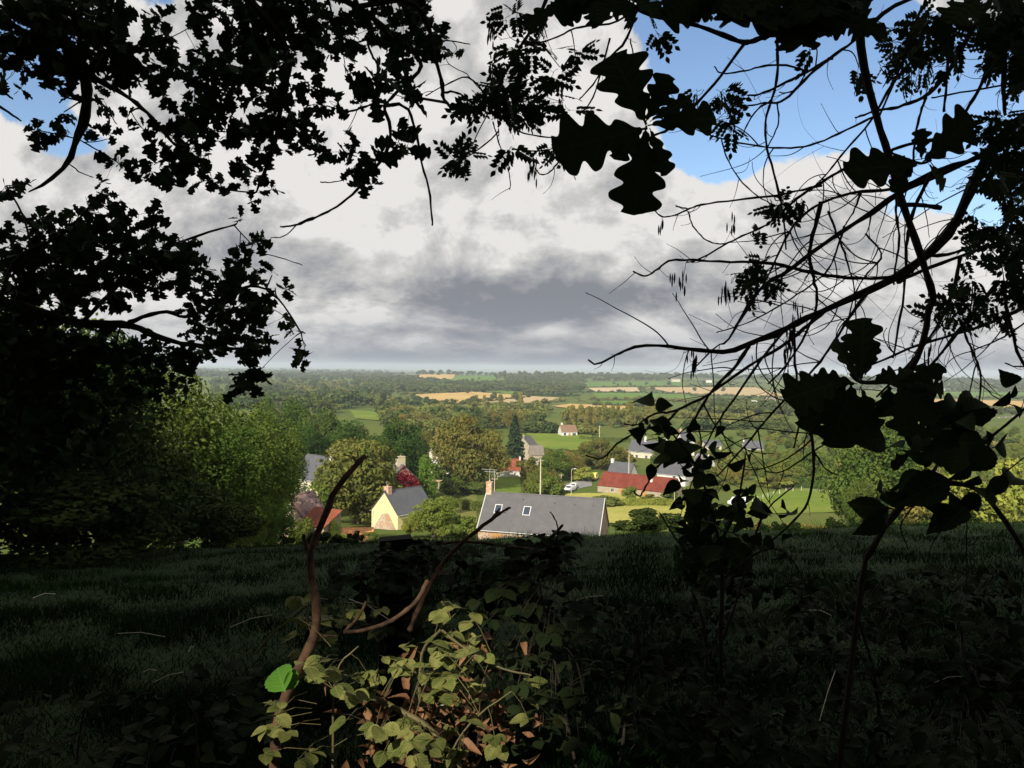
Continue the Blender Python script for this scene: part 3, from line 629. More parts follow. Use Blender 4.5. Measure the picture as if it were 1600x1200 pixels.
ridge_house('tall_house', 'tall white house with a steep slate roof between two brick chimneys', 'house', (1062, 674), (1081, 674), 306, 6.0, 3.6, 5.0, M_white, M_slate, chims=[(-2.2, 0, 0.8, 1.0, 1.0, M_brick), (2.2, 0, 0.8, 1.0, 1.0, M_brick)], wins=[('win', 'F', 0, 3, .8, 1.2), ('win', 'F', 1.3, .8, .8, 1.2)])
ridge_house('bungalow', 'white bungalow with a brown tiled roof at the top of the green field', 'house', (875, 664), (899, 664), 392, 8.6, 3.2, 2.5, M_white, M_tile, chims=[(-3.0, 0.5, 0.9, 0.9, 1.0, M_white)], wins=[('win', 'F', -2.4, .8, 1.2, 1.2), ('door', 'F', 0, 0, 1.2, 1.8), ('win', 'F', 2.4, .5, 1.8, 1.4), ('win', 'R', 0, 1, 1, 1.2)])
ridge_house('stone_cottage', 'pinkish stone cottage with a grey brown roof right of the spruce', 'house', (828, 696), (848, 696), 270, 6.0, 3.0, 3.2, M_stonep, M_tileg, wins=[('win', 'F', 0, 1, .9, 1.1)])
at_house('stone_cottage', 'grey stone gable house half hidden behind the spruce', 'house', 823, 682, 285, 70, 8, 6.0, 3.4, 4.0, M_stonep, M_slateo, chims=[(-3.7, 0, 0.7, 0.9, 0.8, M_stonep)])
at_house('white_house', 'small pale house glimpsed between the dark tree and the autumn tree', 'house', 687, 697, 232, 25, 5, 4.6, 2.2, 3.6, M_white, M_tileg)
at_house('slate_cottage', 'small slate roofed white cottage beyond the orchard hedges', 'house', 1176, 689, 330, -8, 8.0, 6.0, 3.0, 2.4, M_white, M_slate, chims=[(-3.8, 0, .6, .8, .8, M_white)])
at_house('slate_cottage', 'low slate roof left of the small white cottage', 'house', 1112, 688, 330, 4, 7.0, 5.0, 2.0, 2.0, M_cream, M_slate)
at_house('farm_shed', 'pale roofed farm shed on the far hillside below the woods', 'barn', 819, 601, 1500, 10, 16, 12, 4, 4, M_white, M_tileg, verge=False)
at_house('farm_shed', 'long grey farm shed left of the pale one on the far hillside', 'barn', 806, 604, 1500, 5, 14, 10, 3, 3, M_cream, M_slateo, verge=False)
at_house('farm_shed', 'long white shed among the far trees behind the twigs', 'barn', 1172, 626, 800, 6, 14, 9, 2.5, 2.5, M_white, M_white, verge=False)
at_house('farm_house', 'grey roofed far farmhouse with an orange end on the right hillside', 'house', 1207, 621, 850, -5, 14, 9, 4, 3, M_cream, M_tileg, verge=False, chims=[(5, 0, 1, 1, 1, M_brick)])
at_house('farm_house', 'second far farmhouse right of the grey roofed one', 'house', 1226, 622, 880, 12, 10, 8, 4, 3, M_cream, M_slateo, verge=False)
at_house('farm_house', 'cream far house on the skyline ridge', 'house', 1056, 590, 2300, 5, 24, 14, 5, 8, M_cream, M_slateo, verge=False)
for i, (px, py, d) in enumerate([(1108, 592, 2200), (1236, 602, 1900), (1255, 603, 1900), (1468, 606, 1900), (1480, 607, 1900), (776, 598, 1900), (858, 602, 1700)]):
    at_house('farm_house', 'tiny pale farmhouse among the trees on the far hillside', 'house', px, py, d, 10*i-20, 16, 10, 4, 4, M_cream if i % 2 else M_white, M_slateo, verge=False, group='tiny farmhouses on the far hillside')
for i in range(14):
    px = 1525+i*7+(i % 3)*2; py = 648+(i*5 % 11)
    at_house('village_house', 'tiny pale house of the far village at the right edge', 'house', px, py, 620+i*6, i*23 % 60-20, 7, 6, 2.4, 3.2, M_cream if i % 2 else M_white, M_slateo, verge=False, group='houses of the far village at the right')
# ------------------------------------------------------------------ trees one can point at
tree('chest', 560, 674, 178, 135, 'broad chestnut tree turning brown beside the yellow cottage')
tree('dark', 628, 634, 96, 175, 'rounded dark green tree behind the red creeper gable')
tree('autumn', 737, 640, 128, 205, 'big brown autumn tree in the middle of the hamlet')
tree('conifer', 805, 648, 46, 245, 'dark spruce beside the stone cottage')
tree('column', 667, 717, 27, 148, 'narrow clipped green conifer beside the creeper house')
tree('lite', 678, 772, 84, 110, 'light green tree in front of the yellow cottage extension')
tree('lite', 641, 800, 32, 108, 'small light green tree at the right corner of the yellow cottage')
tree('side', 428, 610, 105, 78, 'tall bright green tree left of the old tiled shed')
tree('side', 372, 640, 110, 72, 'light green tree at the sunny edge of the wood')
tree('side', 446, 668, 80, 92, 'bushy green tree in front of the slate roofed house')
tree('side', 432, 770, 70, 68, 'low leafy tree in front of the old tiled shed')
tree('side', 395, 735, 110, 62, 'low green tree at the foot of the sunny wood edge')
for i, (px, pt, w, d) in enumerate([(455, 606, 90, 190), (500, 618, 100, 185), (540, 645, 80, 180), (420, 600, 70, 200), (585, 668, 50, 200), (525, 655, 90, 165), (480, 648, 80, 160)]):
    tree('dark', px, pt, w, d, ['dark green tree, farthest left of the dark row', 'dark green tree, tallest in the dark row', 'dark green tree at the right end of the dark row', 'dark tree at the left of the row beside the wood', 'small dark tree behind the chestnut tree',
        'dark tree low in the row above the slate roof', 'dark tree in the row just left of the slate roof'][i])
tree('dark', 556, 640, 80, 190, 'dark green tree above the chestnut tree at the end of the dark row')
tree('bushm', 690, 713, 44, 222, 'bush in front of the small pale house')
tree('busha', 700, 660, 34, 250, 'orange brown bush between the dark tree and the autumn tree')
tree('autumn', 672, 668, 50, 240, 'golden brown tree behind the dark rounded tree')
tree('farl', 655, 640, 50, 330, 'yellow green tree behind the dark rounded tree')
tree('autumn', 938, 683, 78, 255, 'round brownish tree at the lower end of the green field')
tree('mid', 868, 700, 60, 225, 'green tree between the utility pole and the yard')
tree('autumn', 893, 702, 50, 235, 'reddish hedge tree above the yard')
tree('mid', 842, 728, 46, 190, 'green bush at the foot of the tall utility pole')
tree('bushm', 858, 742, 60, 185, 'leafy bush between the pole and the yard')
tree('busha', 826, 712, 44, 230, 'russet bush right of the small white barn')
tree('bushl', 905, 728, 50, 226, 'yellow green bush behind the yard')
tree('bushm', 985, 757, 34, 186, 'bush in front of the long red barn, left of its door')
tree('bushm', 1045, 762, 34, 186, 'bush in front of the long red barn, near its right end')
tree('bush', 945, 772, 60, 178, 'low bush at the left edge of the hay meadow')
tree('busha', 1022, 772, 50, 180, 'scrub along the foot of the long red barn')
tree('mid', 1030, 697, 30, 250, 'dark green conical tree behind the red barn')
tree('lite', 960, 697, 40, 262, 'pale bush beside the slate roofed white cottage')
tree('busha', 975, 700, 46, 262, 'reddish bush behind the white cottage')
tree('mid', 1360, 640, 150, 118, 'large dense tree with a pale forked trunk right of the paddock')
tree('dark', 1395, 650, 90, 116, 'dark half of the tree pair right of the paddock')
tree('mid', 1345, 735, 60, 105, 'low tree at the foot of the large paddock tree')
tree('lite', 1470, 690, 110, 112, 'light green shrubby tree behind the arching stem')
tree('bushl', 1530, 720, 130, 100, 'light green bush at the right behind the meadow edge')
tree('busha', 1440, 745, 100, 95, 'russet bush beyond the meadow edge at the right')
tree('bushl', 1590, 700, 120, 110, 'light green bush at the right edge of the picture')
tree('bushl', 1205, 742, 60, 215, 'yellowing bush left of the paddock fence')
tree('mid', 1228, 715, 60, 225, 'grey green tree behind the paddock fence')
tree('mid', 1275, 700, 70, 230, 'hedge tree behind the far end of the paddock')
tree('bush', 740, 752, 60, 195, 'dark low shrubs under the autumn tree')
tree('bush', 705, 745, 40, 190, 'round dark bush beside the wooden shelter')
tree('bushl', 790, 778, 60, 150, 'bush behind the ridge of the long stone house')
tree('bush', 828, 765, 60, 160, 'hedge bush right of the lawn')
tree('bushl', 720, 800, 70, 112, 'yellow green bush between the two nearest houses')
tree('bushm', 500, 742, 56, 118, 'leafy bush in front of the slate roofed house behind the chestnut')
tree('mid', 524, 806, 34, 79, 'small tree right of the lean-to shed')
tree('bushm', 500, 822, 50, 76, 'bush at the foot of the small lean-to shed')
tree('bushl', 538, 831, 36, 98, 'low yellow green bush in front of the stone lean-to')
tree('bushm', 470, 800, 60, 74, 'leafy bush hiding the left of the old tiled shed')
tree('bush', 579, 828, 34, 100, 'small bush at the foot of the yellow cottage gable')
tree('bushm', 700, 775, 50, 130, 'bush beyond the light green tree')

# clipped hedge, shelter, poles, fences
def hedge(label, p0, p1, d0, d1, h, w, m_, n=5000, grp=None, seed=3):
    a = P(*p0, d0); b = P(*p1, d1); rng = np.random.default_rng(seed); t = rng.random(n); L = np.hypot(*(b-a)[:2])
    ux = (b-a)[:2]/L; side = np.array([-ux[1], ux[0]]); s = rng.uniform(-1, 1, n); face = rng.random(n)
    zz = np.where(face < 0.35, 1.0, rng.random(n)); ss = np.where(face < 0.35, s, np.sign(s)*(0.9+0.15*rng.random(n)))
    hh = h*(1+0.12*np.sin(t*L*0.9)+0.06*rng.normal(size=n)); xy = a[:2]+(b-a)[:2]*t[:, None]+side*(ss*w/2)[:, None]
    z = hgt(xy[:, 0], xy[:, 1])+zz*hh; c = np.stack([xy[:, 0], xy[:, 1], z], 1)
    nr = np.stack([side[0]*np.sign(ss)*(zz < 1), side[1]*np.sign(ss)*(zz < 1), 0.4+(zz >= 1)], 1)
    o = link('hedge', quads_mesh('hedge', leaf_quads(rng, c, nr, 0.17).astype(np.float32), m_)); return tag(o, label, 'hedge', grp)
hedge('clipped garden hedge between the lawn and the autumn tree', (695, 785), (760, 768), 172, 158, 1.9, 1.8, G_hedge, 6000)
hedge('wild hedge behind the ridge of the long stone house', (762, 785), (880, 783), 165, 176, 2.0, 2.2, G_mid, 8000, seed=4)
hedge('scrubby hedge along the top of the hay meadow', (880, 776), (1075, 786), 180, 176, 1.5, 2.0, G_lite, 8000, seed=5)
hedge('dark hedge beside the paddock in front of the tall trees', (1200, 760), (1340, 750), 222, 210, 2.6, 2.4, G_dark, 8000, seed=6)
hedge('dry reddish hedge below the paddock', (1165, 812), (1420, 806), 118, 122, 1.6, 3.5, G_autumn, 9000, seed=7)
hedge('hedge along the foot of the green field', (845, 708), (935, 707), 300, 296, 2.2, 3, G_hedge, 5000, seed=8)
hedge('low stone coloured bank hedge beside the bungalow', (905, 682), (985, 688), 372, 360, 1.5, 2, G_hedge, 3000, seed=9)

def shelter():
    p = hit(681, 765); t = thing('garden_shelter', 'small open wooden shelter beside the clipped conifer', 'shelter', p, R(-15))
    for x in (-1.2, 1.2):
        for y in (-0.9, 0.9): link('post', MB().box(x-.07, x+.07, y-.07, y+.07, -0.5, 2.3).mesh('post', M_post), t)
    m = MB(); m.box(-1.6, 1.6, -1.2, 1.2, 2.303, 2.42)
    for k in range(5): m.box(-1.6, 1.6, -1.15+k*.54, -1.05+k*.54, 2.423, 2.47)
    link('roof', m.mesh('roof', M_wood), t)
    link('bench', MB().box(-1.0, 1.0, 0.3, 0.8, 0.35, 0.45).box(-1.0, -0.9, 0.35, 0.75, -0.3, 0.347).box(0.9, 1.0, 0.35, 0.75, -0.3, 0.347).mesh('bench', M_wood), t)
shelter()
def pole(label, px, pyt, d, r=0.13, arm=True, lamp=False):
    p = P(px, pyt, d); b = float(hgt(p[0], p[1])); H = p[2]-b
    t = thing('street_lamp' if lamp else 'utility_pole', label, 'street lamp' if lamp else 'pole', (p[0], p[1], b))
    link('shaft', MB().tube([(0, 0, -1), (0, 0, H*0.5), (0, 0, H)], [r, r*0.85, r*0.65], 8).mesh('shaft', M_post), t)
    if lamp:
        m = MB(); m.tube([(0, 0, H-0.1), (0.3, 0, H+0.25), (0.8, 0, H+0.3)], 0.05, 6); link('arm', m.mesh('arm', M_zinc), t)
        m = MB(); m.tube([(0.6, 0, H+0.27), (1.2, 0, H+0.27)], [0.16, 0.1], 8); link('lamp_head', m.mesh('lamp_head', M_zinc), t)
    elif arm:
        m = MB(); m.box(-0.6, 0.6, -0.05, 0.05, H-0.5, H-0.38)
        link('crossarm', m.mesh('crossarm', M_wood), t)
        m = MB()
        for x in (-0.5, 0, 0.5): link('insulator', MB().tube([(x, 0, H-0.377), (x, 0, H-0.2)], 0.045, 6).mesh('insulator', M_white), t)
    return t
pole('tall pale utility pole standing among the bushes left of the yard', 845, 717, 178, 0.17)
pole('thin pole behind the ridge of the long stone house', 773, 745, 150, 0.09)
pole('street lamp beside the parked white car', 893, 734, 196, 0.07, lamp=True)
pole('short pole among the bushes left of the street lamp', 877, 740, 215, 0.09)
pole('white pole standing in front of the slate roofed cottage', 983, 703, 214, 0.13)
pole('distant pole right of the bungalow', 937, 665, 372, 0.16)
pole('thin pole at the right end of the long red barn', 1054, 765, 176, 0.08, arm=False)

def vehicle(name, label, px, py, deg, L, Wd, H, body, van=False):
    p = hit(px, py); t = thing(name, label, 'van' if van else 'car', (p[0], p[1], p[2]+0.13), R(deg)); l = L/2; w = Wd/2
    if van: pr = [(-l, .28), (l-.1, .28), (l, .6), (l-.15, .95), (l-.75, 1.12), (l-1.3, H), (-l+.1, H), (-l, H-.2)]
    else: pr = [(-l, .3), (l-.1, .28), (l, .6), (l-.25, .82), (l-1.15, .95), (l-1.85, H), (-l+.9, H), (-l+.15, .98), (-l, .85)]
    k = len(pr); m = MB(); v = []
    for s in (-1, 1):
        for x, z in pr: v.append((x, s*w*(1.0 if z < 1.05 else 0.86), z))
    m.add(v, [tuple(range(k)), tuple(range(2*k-1, k-1, -1))] + [(i, k+i, k+(i+1) % k, (i+1) % k) for i in range(k)]); link('body', m.mesh('body', body), t)
    m = MB(); zz = 1.0
    for s in (-1, 1):
        y = s*(w*0.93+0.02); m.add([(-l+.8, y+0.02*s, zz), (l-1.25, y+0.02*s, zz), (l-1.85, y*0.93, H-.1), (-l+1.1, y*0.93, H-.1)], [(0, 1, 2, 3)])
    m.add([(l-1.05, -w*.8, 1.04), (l-1.05, w*.8, 1.04), (l-1.68, w*.74, H-.08), (l-1.68, -w*.74, H-.08)], [(0, 1, 2, 3)])
    m.add([(-l-.012, -w*.7, 1.05), (-l-.012, w*.7, 1.05), (-l+(.05 if van else .7), w*.68, H-.12), (-l+(.05 if van else .7), -w*.68, H-.12)], [(3, 2, 1, 0)])
    link('window', m.mesh('window', M_glass), t)
    for x in (-l+.75, l-.8):
        for s in (-1, 1):
            wl = link('wheel', MB().tube([(x, s*(w-.2), .2), (x, s*(w+.02), .2)], .32, 14).mesh('wheel', M_tyre), t)
            link('hubcap', MB().tube([(x, s*(w+.021), .2), (x, s*(w+.035), .2)], .19, 10).mesh('hubcap', M_zinc), wl)
    for s in (-1, 1):
        link('headlight', MB().box(l-.06, l+.02, s*w*.72-.14, s*w*.72+.14, .62, .78).mesh('headlight', M_white), t)
        link('tail_light', MB().box(-l-.03, -l+.02, s*w*.82-.07, s*w*.82+.07, .6, .9).mesh('tail_light', M_red), t)
M_tyre = simple('tyre', (0.02, 0.02, 0.02), (0.03, 0.03, 0.03), 4, 0.9)
M_red = simple('red_lens', (0.4, 0.02, 0.02), (0.45, 0.02, 0.02), 4, 0.3, 0.5)
M_carw = simple('car_white', (0.75, 0.77, 0.80), (0.80, 0.81, 0.84), 1, 0.3, 0.5)
M_cary = simple('car_yellow', (0.85, 0.70, 0.10), (0.87, 0.72, 0.13), 1, 0.35, 0.5)
vehicle('parked_van', 'yellow van parked at the end of the track beside the red barn', 928, 750, 250, 3.6, 1.8, 1.95, M_cary, True)
vehicle('parked_car', 'white car parked at the left edge of the grey yard', 890, 768, 240, 4.1, 1.75, 1.5, M_carw)
vehicle('parked_car', 'second pale car just behind the white car in the yard', 896, 764, 250, 4.0, 1.7, 1.45, M_carw)
vehicle('parked_van', 'white van by the paddock half hidden behind the shrub', 1152, 790, 200, 4.4, 1.8, 1.9, M_carw, True)
# paddock fence: every post a thing, wires one thing
fp = [hit(px, py) for px, py in [(1168, 789), (1176, 786), (1184, 783), (1192, 780), (1200, 777), (1209, 775), (1218, 772.5), (1228, 770), (1239, 768)]]
fp2 = [hit(px, py) for px, py in [(1252, 767), (1266, 770), (1281, 770), (1296, 772), (1310, 773)]]
for i, p in enumerate(fp+fp2):
    o = link('fence_post', MB().tube([(0, 0, -0.4), (0, 0, 0.8), (0.01, 0, 1.25)], [0.085, 0.08, 0.07], 7).mesh('fence_post', M_post)); o.location = p
    tag(o, 'pale wooden post of the fence round the bright green paddock', 'fence post', 'posts of the paddock fence')
m = MB()
for run in (fp, fp2):
    for a, b in zip(run[:-1], run[1:]):
        for z in (0.5, 0.95): m.tube([a+np.array([0, 0, z]), b+np.array([0, 0, z])], 0.015, 4)
tag(link('fence_wire', m.mesh('fence_wire', M_zinc)), 'thin wire strung along the posts of the green paddock', 'wire')

# ------------------------------------------------------------------ scattered trees and bushes between the fields
CLEAR = [(868, 655, 908, 682), (850, 676, 925, 700), (828, 692, 850, 712), (784, 714, 814, 738), (776, 744, 812, 768), (885, 745, 940, 772), (934, 718, 1066, 765), (1040, 700, 1112, 724), (990, 682, 1048, 702), (1054, 668, 1086, 696),
         (955, 775, 1075, 815), (1150, 765, 1325, 800), (1163, 686, 1193, 706), (1100, 686, 1122, 694), (1080, 656, 1190, 668), (545, 641, 592, 655), (860, 632, 905, 637), (945, 632, 985, 645), (672, 690, 690, 708), (672, 736, 690, 756),
         (596, 712, 660, 760), (700, 775, 740, 800), (645, 618, 820, 630), (740, 622, 884, 632), (925, 616, 1075, 631), (841, 714, 848, 765), (889, 732, 897, 750), (1520, 645, 1600, 662), (1450, 624, 1600, 638), (488, 706, 526, 735), (800, 596, 825, 604), (1165, 620, 1185, 628), (1200, 616, 1235, 628)]
def scatter(poly, n, kinds, hr, label, group, seed, ratio=(0.8, 1.3), dmin=130):
    rng = np.random.default_rng(seed); xs = [p[0] for p in poly]; ys = [p[1] for p in poly]; placed = 0; tries = 0
    while placed < n and tries < n*12:
        tries += 1; px = rng.uniform(min(xs), max(xs)); py = rng.uniform(min(ys), max(ys)); ins = False
        for i in range(len(poly)):
            x1, y1 = poly[i]; x2, y2 = poly[(i+1) % len(poly)]
            if (y1 > py) != (y2 > py) and px < (x2-x1)*(py-y1)/(y2-y1)+x1: ins = not ins
        if not ins: continue
        p = hit(px, py, 60); d = p[1]; H = rng.uniform(*hr); k = kinds[rng.integers(len(kinds))]
        Wd = H*0.5*rng.uniform(*ratio) if k not in ('poplar',) else H*0.17
        top = py-H*F/d; wp = Wd*F/d
        if any(px+wp > a and px-wp < c and py > b and top < e for a, b, c, e in CLEAR): continue
        tree_at(k, p[0], p[1], H, Wd, label, group); placed += 1
scatter([(590, 650), (760, 640), (900, 642), (1050, 650), (1050, 662), (870, 668), (640, 690), (590, 690)], 90, ['farm', 'farl', 'farl', 'farm', 'autumn'], (8, 13), 'tree in the wooded strip between the hamlet and the far fields', 'trees of the wooded strip beyond the hamlet', 1)
scatter([(1190, 650), (1600, 650), (1600, 720), (1190, 700)], 90, ['farm', 'farm', 'farl', 'mid'], (6, 11), 'tree on the valley floor behind the right hand leaves', 'trees of the valley floor at the right', 2)
scatter([(1080, 672), (1330, 672), (1330, 755), (1110, 770)], 130, ['bush', 'bushm', 'bushl', 'busha', 'bush'], (3, 5.5), 'rounded bush of the orchard hedges behind the twigs', 'bushes of the orchard hedges', 3)
scatter([(800, 700), (935, 705), (1000, 715), (930, 760), (880, 775), (815, 780)], 60, ['bush', 'bushm', 'busha', 'bush'], (2.5, 4.5), 'bush among the gardens behind the long stone house', 'bushes among the gardens', 4)
scatter([(1380, 700), (1600, 700), (1600, 800), (1420, 800)], 60, ['bushl', 'bushm', 'busha', 'bush'], (2.5, 5), 'bush of the scrubby slope behind the arching stem', 'bushes of the scrubby slope at the right', 5, dmin=80)
scatter([(430, 620), (640, 625), (640, 690), (600, 660), (430, 660)], 40, ['farm', 'farl', 'farm'], (9, 14), 'tree of the valley wood beyond the dark row', 'trees of the valley wood at the left', 6)
scatter([(1040, 690), (1120, 690), (1130, 770), (1070, 775)], 26, ['bush', 'bushm', 'busha'], (2.5, 4), 'garden bush between the white houses at the right', 'garden bushes between the white houses', 8)
scatter([(590, 640), (700, 660), (720, 770), (660, 770), (600, 690)], 24, ['bushm', 'bushl', 'bush'], (3, 5), 'bush around the creeper house', 'bushes around the creeper house', 9)
scatter([(1340, 660), (1600, 660), (1600, 720), (1400, 720)], 60, ['bushm', 'bushl', 'bush', 'mid'], (4, 7), 'bushy tree on the slope behind the sallow shrub', 'bushy trees on the slope at the right', 10)
# poplars
for i, px in enumerate([883, 889, 895, 901, 908, 917, 924, 931, 944, 951, 958, 966, 974, 984, 993, 1003, 1012, 1022, 1033, 1044]):
    p = P(px, 629 + (i*7 % 9) + (4 if 905 < px < 940 else 0), 440+(i*37 % 60)); b = float(hgt(p[0], p[1]))
    tree_at('poplar' if i % 3 else 'farl', p[0], p[1], p[2]-b, (p[2]-b)*(0.17 if i % 3 else 0.3), 'yellow green poplar in the row behind the bungalow', 'poplars behind the bungalow')
for px, pt, d in [(757, 618, 800), (782, 617, 760), (814, 614, 720)]:
    p = P(px, pt, d); b = float(hgt(p[0], p[1])); tree_at('poplar', p[0], p[1], p[2]-b, 2.6, 'narrow dark poplar standing in front of the stubble field', 'lone poplars by the stubble field')

# ------------------------------------------------------------------ far woods: masses of crowns, one object each
def far_templates():
    out = []
    for s in range(5):
        q = clump_crown(50+s, 210, 0.5, 0.0, 1.0, 7, 0.115, (0.35, 0.5), inner=0.05); out.append(q)
    return out
FT = far_templates()
def wood(name, label, pts, m_, hr, seed, wr=(0.9, 1.5), kind='stuff', cat='wood', group=None):
    """pts: world x,y positions"""
    rng = np.random.default_rng(seed); allq = []
    for (x, y) in pts:
        q = FT[rng.integers(5)].copy(); H = rng.uniform(*hr); Wd = H*rng.uniform(*wr)*0.5; a = rng.random()*6.28; ca, sa = math.cos(a), math.sin(a)
        X_ = (q[..., 0]*ca-q[..., 1]*sa)*Wd*2; Y_ = (q[..., 0]*sa+q[..., 1]*ca)*Wd*2; Z_ = q[..., 2]*H
        z = float(hgt(x, y)); allq.append(np.stack([X_+x, Y_+y, Z_+z-0.5], -1))
    o = link(name, quads_mesh(name, np.concatenate(allq).astype(np.float32), m_)); tag(o, label, cat if kind == 'stuff' else 'hedge', group, kind if kind == 'stuff' else None)
def region(poly, n, seed):
    """positions inside an image-space polygon, uniform over the picture"""
    rng = np.random.default_rng(seed); xs = [p[0] for p in poly]; ys = [p[1] for p in poly]; out = []
    while len(out) < n:
        px = rng.uniform(min(xs), max(xs)); py = rng.uniform(min(ys), max(ys)); ins = False
        for i in range(len(poly)):
            x1, y1 = poly[i]; x2, y2 = poly[(i+1) % len(poly)]
            if (y1 > py) != (y2 > py) and px < (x2-x1)*(py-y1)/(y2-y1)+x1: ins = not ins
        if ins: p = hit(px, py, 60); out.append((p[0], p[1]))
    return out
def line(pts, step_px, seed, jit=1.0):
    rng = np.random.default_rng(seed); out = []
    for (a, b) in zip(pts[:-1], pts[1:]):
        n = max(2, int(math.hypot(b[0]-a[0], b[1]-a[1])/step_px))
        for i in range(n):
            t = (i+rng.random()*0.6)/n; p = hit(a[0]+(b[0]-a[0])*t, a[1]+(b[1]-a[1])*t+rng.normal()*0.25*jit, 60); out.append((p[0], p[1]))
    return out
wood('valley_woodland', 'mixed woodland filling the valley left of the stubble fields', region([(330, 592), (640, 592), (650, 612), (560, 640), (330, 640)], 420, 1), G_far, (9, 15), 1)
wood('pale_woodland', 'paler treetops in the valley wood above the dark row', region([(400, 598), (590, 598), (560, 622), (420, 622)], 120, 2), G_farl, (9, 14), 2)
wood('far_woodland', 'dark wood on the far hill left of the upper stubble field', region([(540, 588), (650, 590), (700, 600), (840, 600), (860, 611), (640, 616), (600, 612)], 420, 3), G_far, (10, 16), 3)
wood('skyline_woodland', 'tree line on the skyline of the far hill', line([(590, 588), (640, 584.5), (780, 585.5), (900, 588), (1060, 590), (1250, 593), (1420, 596), (1640, 600)], 2.2, 4, 3), G_far, (12, 22), 4)
wood('ridge_woodland', 'darker belt of woods just under the skyline', region([(745, 584), (1060, 587), (1060, 595), (900, 596), (790, 594)], 260, 14), G_far, (11, 18), 14)
wood('plain_woodland', 'hazy woods of the flat country at the left horizon', region([(300, 576.8), (610, 579.5), (600, 592), (300, 590)], 420, 5), G_far, (12, 20), 5, (1.2, 2.6))
wood('hillside_woodland', 'dark trees across the middle of the far hillside', region([(790, 592), (915, 592), (912, 612), (860, 617), (825, 616), (800, 608)], 300, 6), G_far, (9, 15), 6)
wood('right_woodland', 'wood beyond the farmhouses on the right of the valley', region([(1080, 632), (1260, 640), (1420, 636), (1420, 652), (1080, 650)], 260, 7), G_far, (8, 13), 7)
wood('right_hill_woodland', 'wooded far hillside behind the right hand leaves', region([(1240, 600), (1600, 601), (1600, 611), (1240, 612)], 220, 8), G_far, (10, 16), 8)
wood('valley_scrub', 'scrub and treetops between the poplars and the far fields', region([(600, 645), (860, 640), (860, 652), (600, 662)], 120, 9), G_farl, (6, 10), 9)
wood('right_valley_scrub', 'scrubby treetops below the far village at the right', region([(1400, 640), (1620, 642), (1620, 648), (1400, 650)], 130, 10), G_far, (5, 8), 10)
wood('hamlet_scrub', 'scrub of the valley floor around the hamlet gardens', region([(1090, 690), (1330, 690), (1330, 745), (1110, 755)], 90, 11), G_hedge, (1.5, 3.0), 11)
HL = [[(625, 617), (700, 614), (770, 611)], [(640, 619), (655, 629)], [(640, 634), (735, 631), (830, 621)], [(740, 634.5), (800, 636), (885, 627)], [(790, 637), (862, 637)], [(885, 614), (930, 614)], [(905, 606), (1000, 605), (1080, 605)], [(905, 599), (918, 607), (928, 614)],
      [(930, 614.5), (1000, 614.5), (1080, 617)], [(922, 625.5), (1000, 625.5), (1080, 628)], [(930, 634), (1010, 636)], [(1000, 607), (1010, 613)], [(905, 618), (905, 632)], [(690, 600), (775, 597)], [(705, 586), (700, 594)], [(650, 595), (700, 594)],
      [(780, 588), (772, 597)], [(1075, 604), (1180, 605)], [(1080, 618), (1240, 624)], [(1080, 628), (1240, 630)], [(1060, 596), (1200, 600)], [(985, 648), (1080, 654)], [(1240, 640), (1440, 641)], [(1395, 612), (1600, 613)], [(1400, 622), (1600, 623)], [(1450, 641), (1600, 643)],
      [(815, 618), (905, 620)], [(900, 646), (985, 649)], [(600, 640), (640, 634)], [(590, 644), (600, 660)], [(1070, 654), (1190, 657)], [(1075, 671), (1195, 671)], [(820, 676), (868, 676)], [(905, 678), (930, 680)]]
for i, hl in enumerate(HL):
    wood('field_hedgerow', 'dark hedgerow with trees dividing the far fields', line(hl, 3.6, 20+i), G_far if i % 3 else G_farl, (3.0, 7.5), 30+i, (0.9, 1.8), 'thing', 'hedge', 'hedgerows between the far fields')
for i, (px, py) in enumerate([(654, 630), (668, 632), (742, 632), (770, 625), (806, 626), (965, 604), (1010, 602), (1000, 610), (1020, 611), (1100, 601), (1120, 601), (748, 594), (738, 597), (812, 629), (1045, 603), (960, 601), (1085, 612), (985, 603), (730, 616), (1130, 612)]):
    p = hit(px, py, 60); Hh = 9+i % 5; tree_at('farm', p[0], p[1], Hh, Hh*0.5, 'lone dark tree standing in the far fields', 'lone trees in the far fields')
# ================================================================== the near wood edge
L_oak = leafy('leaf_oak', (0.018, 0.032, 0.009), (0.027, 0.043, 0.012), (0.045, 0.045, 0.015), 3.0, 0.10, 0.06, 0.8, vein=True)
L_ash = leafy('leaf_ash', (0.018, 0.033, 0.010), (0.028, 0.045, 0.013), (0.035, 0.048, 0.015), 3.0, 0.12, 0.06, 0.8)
L_bram = leafy('leaf_bramble', (0.060, 0.080, 0.020), (0.15, 0.16, 0.050), (0.04, 0.085, 0.014), 14.0, 0.15, 0.08, 0.6, vary=0.1, vein=True)
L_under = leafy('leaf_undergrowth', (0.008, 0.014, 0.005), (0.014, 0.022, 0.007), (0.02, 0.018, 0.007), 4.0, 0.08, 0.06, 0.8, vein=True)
L_grass = leafy('grass_blades', (0.004, 0.011, 0.0035), (0.010, 0.024, 0.006), (0.016, 0.022, 0.006), 0.28, 0.1, 0.0, 0.9)  # blades near black, the meadow's shade is put into their colour
L_dead = leafy('dead_leaf', (0.11, 0.055, 0.025), (0.18, 0.10, 0.045), (0.07, 0.035, 0.017), 6.0, 0.05, 0.2, 0.7)
L_fresh = leafy('leaf_fresh_green', (0.045, 0.13, 0.012), (0.06, 0.16, 0.015), (0.04, 0.11, 0.012), 6.0, 0.3, 0.2, 0.5, vary=0.05, vein=True)
M_twig = simple('twig_bark', (0.022, 0.017, 0.015), (0.036, 0.027, 0.023), 30, 0.9, 0.1)
